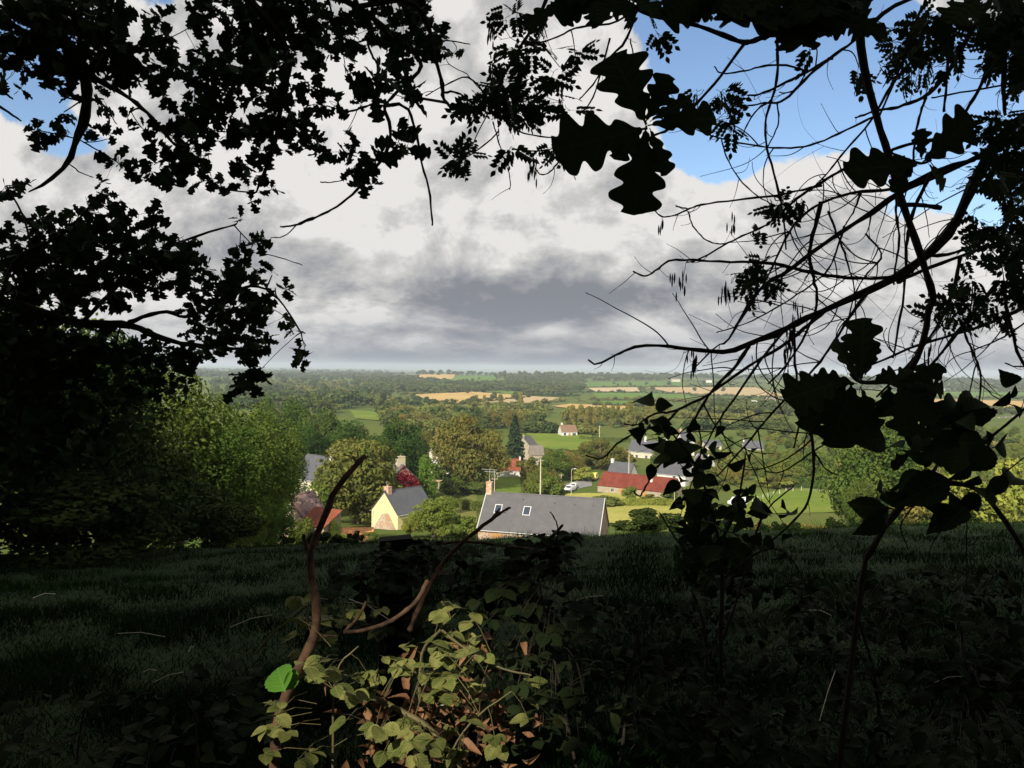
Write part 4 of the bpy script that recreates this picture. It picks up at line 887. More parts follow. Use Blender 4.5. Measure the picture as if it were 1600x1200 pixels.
M_deadw = simple('dead_wood', (0.030, 0.018, 0.012), (0.095, 0.054, 0.032), 28, 0.85, 0.15, bstr=0.6, bdist=0.004)
M_postd = simple('dark_post_wood', (0.010, 0.008, 0.007), (0.018, 0.015, 0.012), 14, 0.95, 0.1)

def faces_mesh(name, V, Q, mt, smooth=False, UV=None):
    me = bpy.data.meshes.new(name); n = len(Q)
    me.vertices.add(len(V)); me.vertices.foreach_set('co', np.asarray(V, np.float32).reshape(-1))
    me.loops.add(n*4); me.loops.foreach_set('vertex_index', np.asarray(Q, np.int32).reshape(-1))
    me.polygons.add(n); me.polygons.foreach_set('loop_start', np.arange(0, n*4, 4, dtype=np.int32))
    if smooth: me.polygons.foreach_set('use_smooth', [True]*n)
    me.update(calc_edges=True); me.materials.append(mt)
    if UV is not None: me.uv_layers.new(name='UVMap').data.foreach_set('uv', np.asarray(UV, np.float32)[np.asarray(Q).reshape(-1)].reshape(-1))
    return me
def leaf_template(wid, skew=0.0, fold=0.12, droop=0.10, stalk=0.06, wid2=None):
    """wid: half widths at equal steps along a unit-length leaf -> verts, quads (midrib strip)"""
    k = len(wid); vs = []
    for i, w in enumerate(wid):
        t = i/(k-1); y = stalk+t*(1-stalk); z = -droop*t*t
        ww = abs(w); w2 = wid2[i] if wid2 is not None else ww; vs += [(-ww, y+skew*ww, z+fold*ww), (0, y, z), (w2, y+skew*w2, z+fold*w2)]
    q = []
    for i in range(k-1): a = 3*i; b = a+3; q += [(a, a+1, b+1, b), (a+1, a+2, b+2, b+1)]
    # stalk
    n = len(vs); vs += [(-0.012, 0, 0), (0.012, 0, 0), (0.012, stalk+0.02, 0), (-0.012, stalk+0.02, 0)]; q.append((n, n+1, n+2, n+3))
    return np.array(vs, float), np.array(q, int)
def lobed(k, nl, depth, ph=0.0):
    out = []
    for i in range(k):
        t = i/(k-1); env = 0.37*math.sin(math.pi*min(1, t*0.92+0.05)**1.2)**0.6*(0.42+0.80*t) if t < 0.97 else 0.10
        lob = 1-depth*(0.5-0.5*math.cos(2*math.pi*(nl*t+ph)))**1.8
        out.append(max(0.012, env*lob if 0.02 < t < 0.995 else 0.012))
    return out
OAK = leaf_template([w*.92 for w in lobed(48, 3.6, 0.46, 0.0)], 0.16, 0.08, 0.08, 0.06, [w*.9 for w in lobed(48, 3.6, 0.48, 0.28)])
OAKS = leaf_template([w*1.15 for w in lobed(17, 3.0, 0.5, 0.1)], 0.08, 0.12, 0.12)
ASHL = leaf_template([0.02, 0.20, 0.27, 0.27, 0.20, 0.10, 0.01], 0.1)
OVAT = leaf_template([0.02, 0.22, 0.30, 0.36, 0.345, 0.40, 0.375, 0.40, 0.36, 0.36, 0.30, 0.28, 0.20, 0.16, 0.07, 0.01], 0.22, 0.2, 0.2)
HAZL = leaf_template([0.02, 0.12, 0.20, 0.245, 0.285, 0.28, 0.30, 0.275, 0.275, 0.235, 0.22, 0.165, 0.14, 0.08, 0.05, 0.01], 0.18, 0.3, 0.35, 0.10)
def pinnate():
    V = []; Q = []; n = 0
    v0, q0 = ASHL
    for i in range(5):
        for s in ((-1, 1) if i < 4 else (0,)):
            a = s*1.05; c, sn = math.cos(a), math.sin(a); L = 0.34*(1-0.05*i); y0 = 0.22+i*0.155
            x = v0[:, 0]*c+v0[:, 1]*sn; y = -v0[:, 0]*sn+v0[:, 1]*c
            V.append(np.stack([x*L, y*L+y0, v0[:, 2]*L-0.08*(y0+y*L)**2], 1)); Q.append(q0+n); n += len(v0)
    v = np.array([(-0.008, 0, 0), (0.008, 0, 0), (0.005, 0.86, -0.06), (-0.005, 0.86, -0.06)]); V.append(v); Q.append(np.array([[n, n+1, n+2, n+3]]))
    return np.concatenate(V), np.concatenate(Q)
PINN = pinnate()
class LM:
    def __init__(s): s.V = []; s.Q = []; s.U = []; s.n = 0
    def put(s, tpl, pos, yd, nr, sc):
        tv, tq = tpl; pos = np.atleast_2d(pos); n = len(pos); yd = unit(np.atleast_2d(yd)); xd = unit(np.cross(yd, np.atleast_2d(nr))); zd = np.cross(xd, yd)
        sc = np.broadcast_to(np.asarray(sc, float), (n,))
        v = (tv[None, :, 0, None]*xd[:, None] + tv[None, :, 1, None]*yd[:, None] + tv[None, :, 2, None]*zd[:, None])*sc[:, None, None] + pos[:, None]
        s.V.append(v.reshape(-1, 3)); s.U.append(np.tile(tv[:, :2], (n, 1))); s.Q.append((tq[None]+(np.arange(n)*len(tv))[:, None, None]+s.n).reshape(-1, 4)); s.n += n*len(tv)
    def obj(s, name, mt, parent=None): return link(name, faces_mesh(name, np.concatenate(s.V), np.concatenate(s.Q), mt, False, np.concatenate(s.U)), parent)
def smooth_line(pts, n=3):
    pts = np.asarray(pts, float)
    for _ in range(n if len(pts) < 12 else 1):
        q = [pts[0]]
        for a, b in zip(pts[:-1], pts[1:]): q += [a*0.75+b*0.25, a*0.25+b*0.75]
        q.append(pts[-1]); pts = np.array(q)
    return pts
NODES = {}
def branch(mb, key, pix, d0, d1, r0, r1, wob=0.4, seed=0, k=6):
    """pix: photo positions, d0..d1 distance, r0..r1 radius in photo pixels"""
    rng = np.random.default_rng(abs(seed+int(pix[0][0]))); n = len(pix)
    pts = np.array([P(x, y, d0+(d1-d0)*i/(n-1)) for i, (x, y) in enumerate(pix)]); pts = smooth_line(pts, 2)
    m_ = len(pts); t = np.linspace(0, 1, m_); dd = pts[:, 1]; rad = (r0+(r1-r0)*t)*dd/F*(1+0.10*np.sin(t*m_*2.1)+0.10*rng.normal(size=m_))
    pts = pts + rng.normal(size=pts.shape)*wob*dd[:, None]/F
    mb.tube(pts, rad, k); NODES.setdefault(key, []).append((pts, rad)); return pts
def twigs(mb, key, count, lo, hi, seed, grav=-0.15, spread=0.9, r=0.0026, curl=2.4, inside=None):
    """side twigs on the branches already laid for key; returns twig tips"""
    rng = np.random.default_rng(seed); br = list(NODES[key]); tips = []; w = np.array([np.linalg.norm(np.diff(b[0], axis=0), axis=1).sum() for b in br]); w /= w.sum()
    for _ in range(count):
        pts, rad = br[rng.choice(len(br), p=w)]; i = rng.integers(max(1, len(pts)//5), len(pts)-1)
        if inside is not None and not inside(*proj(pts[i])): continue
        t = unit(pts[i+1]-pts[i])
        s = unit(np.cross(t, [0, 1.0, 0]+rng.normal(size=3)*0.4)); s *= rng.choice([-1, 1]); d = unit(t*0.8+s*spread+np.array([0, 0, grav]))
        L = rng.uniform(lo, hi); bend = unit(rng.normal(size=3))*curl; q = [pts[i]]; n = 9 if L > 0.2 else 6
        for j in range(n): d = unit(d+bend*(0.12 if n == 6 else 0.07)+np.array([0, 0, grav*0.5])+rng.normal(size=3)*0.07); q.append(q[-1]+d*L/n)
        rr = min(rad[i]*0.8, r*(0.6+L*1.4)); mb.tube(smooth_line(q, 1), np.linspace(rr, rr*0.4, 2*(n+1)), 5)
        mb.tube([q[-1], q[-1]+d*0.012], [rr*0.75, rr*0.2], 5)          # bud
        tips.append((q[-1], d)); NODES[key].append((np.array(q), np.linspace(rr, rr*0.35, n+1)))
    return tips
def nearest(key, p):
    best = None
    for pts, rad in NODES[key]:
        dd = np.linalg.norm(pts-p, axis=1); i = int(dd.argmin())
        if best is None or dd[i] < best[0]: best = (dd[i], pts[i], rad[i])
    return best

# ---------------------------------------------------------------- oak on the left
def frame_dir(rng, n, bias=(0, 0, -0.35)):
    return unit(rng.normal(size=(n, 3))*np.array([1, 0.7, 1])+np.array(bias))
def rosettes(lm, mb, key, blobs, d0, d1, leafL, per, dens, seed, tpl=OAKS, twigr=0.0016, maxlink=0.5):
    """clusters of leaves inside photo ellipses (px,py,rx,ry[,density]), each on its own twig"""
    rng = np.random.default_rng(seed)
    for b in blobs:
        px, py, rx, ry = b[:4]; dn = b[4] if len(b) > 4 else 1.0; dm = rng.uniform(d0, d1); cen = P(px, py, dm)
        base = nearest(key, cen)
        if base[0] > 0.02:
            mid = (base[1]+cen)/2+rng.normal(size=3)*0.04*min(1, base[0]); r1_ = min(base[2]*0.8, 0.007+0.004*base[0])
            q = smooth_line([base[1], mid, cen], 2); mb.tube(q, np.linspace(r1_, r1_*0.6, len(q)), 5); NODES[key].append((q, np.linspace(r1_, r1_*0.6, len(q))))
        area = math.pi*rx*ry; n = max(1, int(area/(leafL*F/dm)**2*dens*dn)); a = rng.random(n)*6.283; rr = np.sqrt(rng.random(n))
        cs = np.array([P(px+rx*q*math.cos(w), py+ry*q*math.sin(w), dm+rng.normal()*0.22) for q, w in zip(rr, a)])
        for c in cs:
            back = cen+(c-cen)*rng.uniform(0.2, 0.55); dv = unit(c-back+rng.normal(size=3)*0.02)
            q = smooth_line([back, (back+c)/2+rng.normal(size=3)*0.02, c], 1); mb.tube(q, np.linspace(twigr*1.3, twigr*0.7, len(q)), 4)
            k = rng.integers(per[0], per[1]+1); yd = unit(unit(rng.normal(size=(k, 3)))*0.95+dv*0.55+np.array([0, 0, -0.15])); nr = unit(rng.normal(size=(k, 3))*np.array([0.6, 1.1, 0.7])+np.array([0, -0.2, 0.3]))
            lm.put(tpl, np.tile(c, (k, 1))-dv*rng.random((k, 1))*leafL*0.5, yd, nr, leafL*rng.uniform(0.6, 1.2, k))

oak = thing('oak_tree', 'large oak whose leafy limbs hang across the upper left of the view', 'tree', (-6.5, 1.0, float(hgt(-6.5, 1.0))))
OZ = oak.location.z
def shift(mb_or, off):
    return mb_or
mb = MB(); lm = LM(); K = 'oak'
OAKB = [
 ([(-420, -420), (-200, -200), (20, -20), (72, 25), (105, 72), (132, 110), (137, 150), (132, 190), (120, 217), (107, 255), (72, 287), (45, 300)], 4.6, 5.0, 16, 1.2),
 ([(20, -20), (110, 20), (175, 62), (207, 85), (237, 130), (262, 150)], 4.7, 5.0, 6, 1.5),
 ([(105, 72), (130, 105), (155, 127), (200, 150), (235, 180), (262, 215), (310, 262)], 4.9, 5.1, 6, 1.5),
 ([(137, 150), (165, 165), (182, 194)], 5, 5, 2, 0.8), ([(120, 217), (150, 232), (185, 255)], 5, 5, 1.5, 0.8), ([(107, 255), (125, 270), (146, 277)], 5, 5, 1.2, .7),
 ([(-60, 110), (0, 137), (20, 155)], 4.6, 4.6, 3, 1.2), ([(-60, 130), (0, 165), (33, 189)], 4.6, 4.6, 3, 1.2), ([(-30, 20), (35, 45), (60, 55), (115, 58)], 4.8, 4.8, 2.5, 1),
 ([(-200, -200), (100, -120), (330, -60), (400, 10), (440, 60), (455, 100), (440, 160), (430, 230), (400, 300)], 4.6, 5.0, 11, 2),
 ([(330, -60), (480, -30), (560, 10), (620, 60), (667, 100), (632, 132), (600, 165)], 4.7, 4.9, 7, 2),
 ([(560, 10), (640, -5), (672, 40), (677, 87), (692, 130), (691, 152), (702, 165)], 4.5, 4.5, 5, 2.5),
 ([(691, 145), (712, 142), (735, 158)], 4.5, 4.5, 2, 1.5),
 ([(600, 165), (637, 162), (652, 212), (657, 250), (672, 300), (676, 352)], 4.6, 4.6, 3, 1.5),
 ([(600, 165), (612, 205), (605, 240), (580, 270), (562, 292), (530, 322), (500, 337), (465, 352), (437, 354)], 4.7, 4.7, 3, 1.4),
 ([(500, 337), (470, 345), (445, 370), (422, 372)], 4.7, 4.7, 1.2, .8), ([(500, 284), (520, 286), (541, 280)], 4.7, 4.7, 1, .8),
 ([(541, 175), (565, 170), (585, 160)], 4.7, 4.7, 2, 1), ([(330, 204), (360, 207), (388, 204)], 5, 5, 1.1, .8), ([(572, 60), (580, 85), (590, 100)], 4.7, 4.7, 2, 2),
 ([(-500, 300), (-200, 440), (0, 470), (50, 483), (125, 508), (200, 504), (250, 529), (300, 540), (380, 545)], 5.2, 5.6, 11, 2.5),
 ([(125, 508), (180, 450), (230, 400), (300, 370), (370, 350)], 5.3, 5.5, 4, 1.5), ([(200, 504), (258, 483), (292, 500), (340, 470), (400, 440), (440, 470), (470, 520)], 5.4, 5.5, 4, 1.2),
 ([(0, 470), (20, 400), (100, 370), (160, 300)], 5.2, 5.3, 4, 1.2), ([(400, 395), (430, 400), (472, 414)], 5.4, 5.4, 1, .7), ([(640, 85), (690, 60), (735, 70)], 4.5, 4.5, 1.3, .8),
]
for i, (px_, a, b, c, e) in enumerate(OAKB): branch(mb, K, px_, a, b, c, e, seed=i)
up1 = [(45, 25, 70, 45, 1.5), (120, 25, 75, 50, 1.6), (180, 40, 40, 50, 1.3), (30, 100, 45, 40, 1), (90, 110, 50, 28, 1), (70, 60, 60, 40, 1), (50, 85, 40, 30, .9), (165, 95, 50, 35, 1.2), (250, 65, 28, 45, 1.2), (215, 110, 40, 25, 1), (185, 125, 35, 25, 1), (95, 150, 26, 20, .8), (100, 175, 10, 10, 1),
       (68, 205, 22, 17, 1.4), (95, 208, 16, 10, .8), (130, 203, 17, 12, 1), (168, 217, 10, 14, 1), (185, 245, 24, 16, 1), (162, 155, 10, 10, .8), (205, 175, 18, 10, .8), (260, 110, 26, 30, 1.1),
       (320, 25, 32, 22, 1.2), (355, 15, 30, 25, 1.3), (400, 35, 45, 50, 1.6), (455, 30, 45, 50, 1.5), (520, 25, 45, 35, 1.4), (480, 70, 35, 25, 1.1), (555, 55, 18, 35, .9), (590, 40, 25, 40, 1.1), (630, 30, 35, 50, 1.4), (665, 25, 22, 40, 1.4), (660, 78, 28, 26, 1.4), (627, 80, 30, 22, 1.1),
       (345, 115, 45, 38, 1.6), (310, 85, 25, 20, .9), (385, 75, 35, 35, 1.1), (430, 95, 35, 30, 1.2), (510, 75, 40, 20, 1), (540, 92, 20, 10, .9), (700, 62, 14, 14, .5), (713, 78, 12, 10, .6),
       (300, 180, 40, 30, 1.1), (250, 145, 22, 14, .8), (230, 208, 24, 15, 1.1), (270, 215, 30, 25, 1.1), (330, 175, 40, 28, 1.1), (290, 250, 38, 26, 1.2), (240, 258, 34, 16, 1.0), (330, 240, 28, 26, 1.1), (205, 268, 18, 12, .8), (165, 283, 12, 18, 1.1), (255, 285, 28, 12, .9), (350, 215, 18, 20, 1),
       (430, 160, 48, 32, 1.5), (480, 135, 30, 20, 1), (410, 200, 38, 20, 1.2), (455, 200, 42, 24, 1.3), (510, 165, 30, 16, 1.1), (540, 115, 14, 12, .8), (560, 168, 12, 10, .8), (490, 235, 34, 18, 1.1), (430, 240, 34, 16, 1.1), (540, 208, 16, 9, 1), (550, 235, 24, 12, 1.1), (395, 255, 28, 14, 1),
       (400, 275, 22, 18, 1), (345, 295, 30, 16, 1), (315, 285, 22, 14, .9), (385, 308, 26, 10, .9), (430, 290, 18, 14, .9), (545, 262, 36, 18, 1.4), (580, 250, 22, 18, 1.3), (585, 285, 18, 10, 1), (565, 290, 10, 8, .8)]
low1 = [(10, 290, 18, 16, 1), (40, 285, 14, 8, .7), (160, 325, 18, 18, 1), (165, 300, 6, 10, 1), (110, 345, 60, 14, 1.1), (60, 360, 50, 24, 1.2), (190, 340, 26, 20, 1.2), (240, 330, 20, 16, 1), (215, 380, 45, 30, 1.5), (140, 390, 60, 35, 1.7), (60, 410, 70, 45, 1.6), (280, 380, 20, 12, .8), (370, 345, 16, 10, 1), (392, 380, 22, 16, 1.1), (372, 410, 16, 18, .9),
        (290, 405, 35, 22, 1.4), (340, 430, 40, 26, 1.5), (250, 430, 55, 30, 1.6), (160, 450, 60, 32, 1.5), (60, 470, 70, 35, 1.5), (425, 430, 14, 10, 1), (400, 440, 30, 14, 1), (430, 450, 20, 10, .9), (360, 480, 45, 30, 1.5), (410, 480, 28, 22, 1.1), (300, 470, 25, 20, 1.0), (445, 495, 12, 14, .9), (462, 525, 16, 14, 1), (478, 540, 14, 8, 1), (470, 560, 8, 8, 1),
        (330, 520, 40, 22, 1.4), (380, 530, 40, 24, 1.5), (250, 555, 60, 20, 1.3), (180, 545, 60, 26, 1.4), (90, 540, 70, 40, 1.7), (20, 540, 50, 60, 1.8), (30, 620, 60, 70, 1.8), (110, 610, 60, 50, 1.5), (390, 570, 28, 26, 1.5), (384, 605, 18, 16, 1.3), (310, 560, 40, 16, 1.2), (200, 600, 50, 34, 1.0), (270, 590, 40, 18, .8), (40, 700, 70, 60, 1.4), (120, 680, 60, 50, 1.2)]
rosettes(lm, mb, K, up1, 4.5, 5.2, 0.095, (5, 7), 1.3, 11)
rosettes(lm, mb, K, low1, 5.2, 6.0, 0.10, (5, 7), 1.45, 12)
near1 = [(612, 130, 34, 22, 1.6), (598, 145, 26, 20, 1.5), (640, 155, 18, 12, 1), (585, 128, 14, 10, 1.4), (632, 228, 26, 16, 1.6), (640, 205, 8, 6, 1)]
rosettes(lm, mb, K, near1, 3.6, 3.7, 0.10, (4, 6), 1.6, 13)
# the unseen part of the crown, above and behind the viewpoint
tr = MB(); tr.tube([(-6.5, 1.0, OZ-0.5), (-6.5, 1.0, OZ+0.2), (-6.3, 1.0, OZ+2.5), (-6.2, 0.9, 5.0), (-6.0, 0.3, 9.5), (-5.6, 0, 14)], [0.62, 0.45, 0.36, 0.30, 0.2, 0.08], 14)
for st, en in (((-6.25, 0.9, 2.6), P(-420, -420, 4.6)), ((-6.25, 0.9, 0.9), P(-500, 300, 5.2)), ((-6.2, 0.8, 4), np.array([-3, 2, 7.5])), ((-6.1, 0.6, 6), np.array([-1, -3, 10.0]))):
    st = np.array(st); q = smooth_line([st, st*0.6+en*0.4+np.array([0, 0, 0.4]), en], 2); tr.tube(q, np.linspace(0.16, 0.07, len(q)), 8)
IM = Matrix.Translation((6.5, -1.0, -OZ))
def local(o, root): o.matrix_parent_inverse = root.matrix_world.inverted() if False else Matrix.Translation([-c for c in root.location]); return o
local(link('trunk', tr.mesh('trunk', M_bark, True), oak), oak)
local(link('branch', mb.mesh('branch', M_twig), oak), oak)
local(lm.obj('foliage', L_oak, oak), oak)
# ---------------------------------------------------------------- ash on the right
ash = thing('ash_tree', 'ash tree with bare twiggy limbs and feathery leaves at the upper right', 'tree', (7.0, 2.2, float(hgt(7.0, 2.2))))
AZ = ash.location.z
mb = MB(); lm = LM(); K = 'ash'
ASHB = [
 ([(1900, 60), (1720, 130), (1640, 165), (1598, 186), (1578, 197), (1541, 250), (1512, 305), (1491, 355), (1447, 401), (1403, 432), (1359, 453), (1294, 482), (1250, 501), (1225, 517), (1170, 537), (1140, 550), (1100, 548), (1070, 545), (1037, 540), (1000, 540), (970, 550), (932, 571), (919, 562)], 4.4, 3.6, 10, 1.2),
 ([(1640, 165), (1600, 205), (1521, 250), (1458, 276), (1403, 302), (1348, 342), (1300, 372), (1263, 399), (1230, 425), (1200, 440), (1175, 465), (1155, 500), (1150, 512), (1135, 535), (1120, 540), (1085, 575)], 4.3, 3.8, 5.5, 1),
 ([(1521, 250), (1470, 262), (1403, 297), (1337, 299), (1283, 316), (1250, 338), (1225, 375), (1210, 412), (1190, 450), (1155, 505)], 4.2, 3.9, 3.5, 1),
 ([(1403, 432), (1359, 436), (1300, 432), (1247, 422), (1210, 410), (1130, 409), (1072, 406), (1047, 406), (1025, 422), (1009, 434), (989, 424)], 4.0, 3.6, 3.2, 1.2),
 ([(1500, 215), (1424, 222), (1380, 240), (1324, 261), (1300, 275), (1250, 305), (1200, 352), (1162, 367), (1135, 381), (1090, 407), (1072, 410)], 4.1, 3.7, 3.2, 1.1),
 ([(1283, 290), (1240, 300), (1207, 307), (1162, 311), (1095, 319), (1075, 327), (1050, 339), (1032, 339), (1020, 326)], 3.9, 3.6, 2.2, 1), ([(1075, 327), (1062, 324), (1056, 321)], 3.6, 3.6, 1.4, 1),
 ([(1075, 330), (1080, 350), (1097, 372), (1115, 381), (1132, 381)], 3.65, 3.7, 1.2, 1),
 ([(1560, -40), (1400, 0), (1340, 60), (1300, 90), (1259, 114), (1225, 130), (1188, 148), (1167, 149)], 4.0, 3.7, 4.5, 1.1),
 ([(1300, 90), (1287, 97), (1251, 131), (1223, 161), (1198, 160), (1172, 165), (1150, 167)], 3.8, 3.6, 3, 1.1),
 ([(1214, 55), (1214, 75), (1216, 122), (1206, 156), (1195, 188), (1196, 225), (1211, 277), (1225, 337), (1228, 390)], 3.7, 3.6, 2.6, 1.4),
 ([(1214, 160), (1218, 190), (1209, 212), (1200, 228)], 3.6, 3.6, 1.4, .9), ([(1206, 156), (1180, 172), (1165, 200), (1157, 217)], 3.6, 3.6, 1.6, 1), ([(1257, 118), (1245, 140), (1228, 146), (1217, 144)], 3.6, 3.6, 1.3, .9),
 ([(1259, 112), (1235, 102), (1195, 101), (1170, 110), (1135, 116), (1122, 112), (1116, 103)], 3.6, 3.6, 1.8, .9),
 ([(1640, -120), (1560, -20), (1534, 22), (1505, 72), (1480, 118), (1447, 151), (1407, 168), (1370, 172), (1337, 184)], 4.4, 3.9, 5, 1.6),
 ([(1447, 151), (1437, 180), (1430, 215), (1425, 270)], 4, 4, 2.5, 1.5), ([(1600, -60), (1560, 40), (1550, 87), (1530, 142), (1504, 179), (1490, 230)], 4.3, 4.2, 4, 2),
 ([(1640, 118), (1600, 127), (1526, 140), (1456, 153)], 4.1, 4, 2, 1.2), ([(1490, -20), (1487, 20), (1480, 110), (1475, 175)], 4, 4, 2.4, 1.8), ([(1575, -30), (1574, 30), (1567, 131), (1571, 181)], 3.9, 3.9, 4, 2.5),
 ([(1399, 120), (1364, 186), (1330, 225), (1305, 254), (1290, 275), (1265, 300)], 3.9, 3.8, 2, 1), ([(1370, 180), (1316, 206), (1272, 227), (1230, 232), (1197, 230), (1127, 218), (1084, 202), (1060, 180)], 3.8, 3.7, 2, 1),
 ([(1460, -30), (1440, 10), (1415, 80), (1399, 127), (1372, 184)], 4, 3.9, 2.4, 1.3), ([(1127, 218), (1133, 240), (1150, 275), (1180, 305), (1207, 320)], 3.7, 3.7, 1.2, .9),
 ([(1283, 316), (1272, 360), (1263, 399), (1270, 430), (1278, 464), (1274, 490), (1240, 560), (1200, 600)], 4, 3.8, 3.6, 1.3),
 ([(1460, 262), (1440, 300), (1425, 333), (1416, 381), (1416, 425), (1405, 508), (1395, 560)], 4.1, 4, 3.2, 1.4), ([(1401, 305), (1400, 340), (1407, 372), (1399, 416), (1397, 445)], 4.1, 4, 2.2, 1.4),
 ([(1345, 300), (1335, 330), (1320, 352)], 4, 4, 2, 1), ([(1294, 330), (1310, 370), (1325, 410), (1335, 450), (1338, 500)], 4, 3.9, 1.8, .9), ([(1320, 352), (1308, 390), (1295, 425), (1250, 458), (1215, 480), (1170, 505), (1120, 520)], 4, 3.8, 1.8, .9),
 ([(1352, 365), (1385, 400), (1350, 430), (1330, 470), (1320, 540)], 4, 3.9, 1.8, 1), ([(1447, 401), (1500, 395), (1545, 370), (1600, 330)], 4.1, 4.3, 3, 2), ([(1403, 440), (1460, 415), (1530, 390), (1620, 360)], 4.1, 4.3, 3.5, 2),
 ([(1359, 453), (1330, 490), (1300, 540), (1270, 580), (1210, 640), (1170, 690), (1120, 745)], 4, 3.5, 3, 1), ([(1294, 482), (1260, 510), (1225, 540), (1175, 568), (1130, 600), (1104, 620), (1047, 646), (1031, 643), (1010, 653), (995, 665), (975, 663)], 4, 3.4, 3, 1.1),
 ([(1060, 640), (1042, 660), (1022, 667), (985, 680), (966, 691), (949, 711), (938, 719), (915, 711)], 3.5, 3.3, 2.2, 1.1), ([(1075, 690), (1055, 705), (1039, 719), (1022, 734), (1006, 766), (1000, 778), (990, 767)], 3.4, 3.3, 2.0, 1.1),
 ([(1170, 540), (1150, 575), (1120, 600), (1085, 650), (1075, 690), (1060, 720)], 3.8, 3.4, 3.2, 1.2), ([(1225, 517), (1190, 560), (1150, 620), (1120, 660), (1100, 700)], 3.8, 3.5, 2.5, 1), ([(1240, 520), (1242, 560), (1247, 620), (1250, 660), (1240, 700)], 3.8, 3.5, 3, 1.2),
 ([(1500, 400), (1490, 460), (1460, 520), (1420, 570), (1370, 620)], 4.2, 3.9, 3.5, 1.5), ([(1560, 440), (1520, 490), (1480, 540), (1440, 590)], 4.3, 4, 4, 2), ([(1600, 480), (1560, 500), (1500, 520), (1430, 540), (1350, 575)], 4.3, 4, 3.5, 1.4),
 ([(1500, 500), (1508, 524), (1521, 552), (1531, 575), (1534, 602), (1525, 650)], 4, 3.8, 2.2, 1.2), ([(1650, 470), (1600, 505), (1565, 530), (1515, 550)], 4.1, 4.0, 1.8, 1), ([(1570, 470), (1580, 510), (1590, 555), (1612, 590)], 4, 4, 3, 2), ([(1570, 567), (1585, 573), (1605, 572)], 3.9, 3.9, 1, 1.4),
 ([(1330, 640), (1319, 659), (1300, 685), (1275, 702), (1240, 728), (1216, 740), (1194, 737)], 3.3, 3.2, 2, .9), ([(1266, 640), (1266, 671), (1272, 710), (1272, 746), (1262, 790), (1230, 825), (1200, 850)], 3.3, 3.2, 3, 1.2), ([(1272, 705), (1290, 735), (1310, 742)], 3.3, 3.3, 1.5, .8),
 ([(1010, -60), (985, 60), (950, 90), (930, 130), (905, 155)], 3.6, 3.6, 2.6, 1), ([(880, -60), (840, 30), (815, 70), (790, 115), (770, 150), (730, 200)], 3.8, 3.8, 3.4, 1.2), ([(1010, 0), (960, 40), (900, 40), (870, 60), (820, 72)], 3.7, 3.7, 2.2, 1),
 ([(770, 165), (735, 115), (700, 130), (665, 150)], 3.9, 4, 1.6, .8), ([(730, 115), (718, 110), (700, 100), (690, 80)], 4, 4, .8, .5), ([(790, 150), (800, 205), (850, 215), (895, 218)], 3.8, 3.8, 1.5, .9), ([(780, 205), (760, 225), (730, 245)], 3.8, 3.8, 1.4, .8), ([(800, 233), (850, 238), (875, 225)], 3.8, 3.8, 1.5, .8),
 ([(770, 190), (785, 240), (797, 275), (797, 297)], 3.8, 3.8, 1.2, .8), ([(875, 250), (862, 268), (845, 275), (835, 262)], 3.8, 3.8, 1.4, .8), ([(953, 60), (940, 110), (925, 160), (905, 180)], 3.6, 3.6, 1.8, 1), ([(985, 60), (1000, 150), (1045, 200), (1085, 165)], 3.6, 3.6, 1.2, 1.2),
]
for i, (px_, a, b, c, e) in enumerate(ASHB): branch(mb, K, px_, a, b, c, e, seed=100+i)
tips = twigs(mb, K, 170, 0.04, 0.19, 21, grav=0.05)
twigs(mb, K, 430, 0.14, 0.50, 22, grav=-0.05, curl=2.6, r=0.0034, inside=lambda x, y: (x > 1180 and 200 < y < 620) or (x > 1040 and y > 540))
rng = np.random.default_rng(7)
def pinn_blobs(blobs, d0, d1, L, dens, seed):
    rng = np.random.default_rng(seed)
    for b in blobs:
        px, py, rx, ry = b[:4]; dn = b[4] if len(b) > 4 else 1; dm = rng.uniform(d0, d1); cen = P(px, py, dm); base = nearest(K, cen)
        if base[0] > 0.02:
            q = smooth_line([base[1], (base[1]+cen)/2+rng.normal(size=3)*0.03, cen], 2); r_ = min(base[2]*0.8, 0.004+0.003*base[0]); mb.tube(q, np.linspace(r_, 0.002, len(q)), 5)
        n = max(1, int(math.pi*rx*ry/(L*F/dm)**2*dens*dn))
        for _ in range(n):
            a = rng.random()*6.283; q = math.sqrt(rng.random()); c = P(px+rx*q*math.cos(a)*0.8, py+ry*q*math.sin(a)*0.8, dm+rng.normal()*0.18)
            tw = smooth_line([cen+(c-cen)*0.3, (c+cen)/2+rng.normal(size=3)*0.02, c], 1); mb.tube(tw, 0.0014, 4)
            k = rng.integers(2, 5); yd = unit(rng.normal(size=(k, 3))*np.array([1, .7, .8])+np.array([0, 0, -0.7])); nr = unit(rng.normal(size=(k, 3))+np.array([0, -0.6, 0.5]))
            lm.put(PINN, np.tile(c, (k, 1)), yd, nr, L*rng.uniform(0.7, 1.15, k))
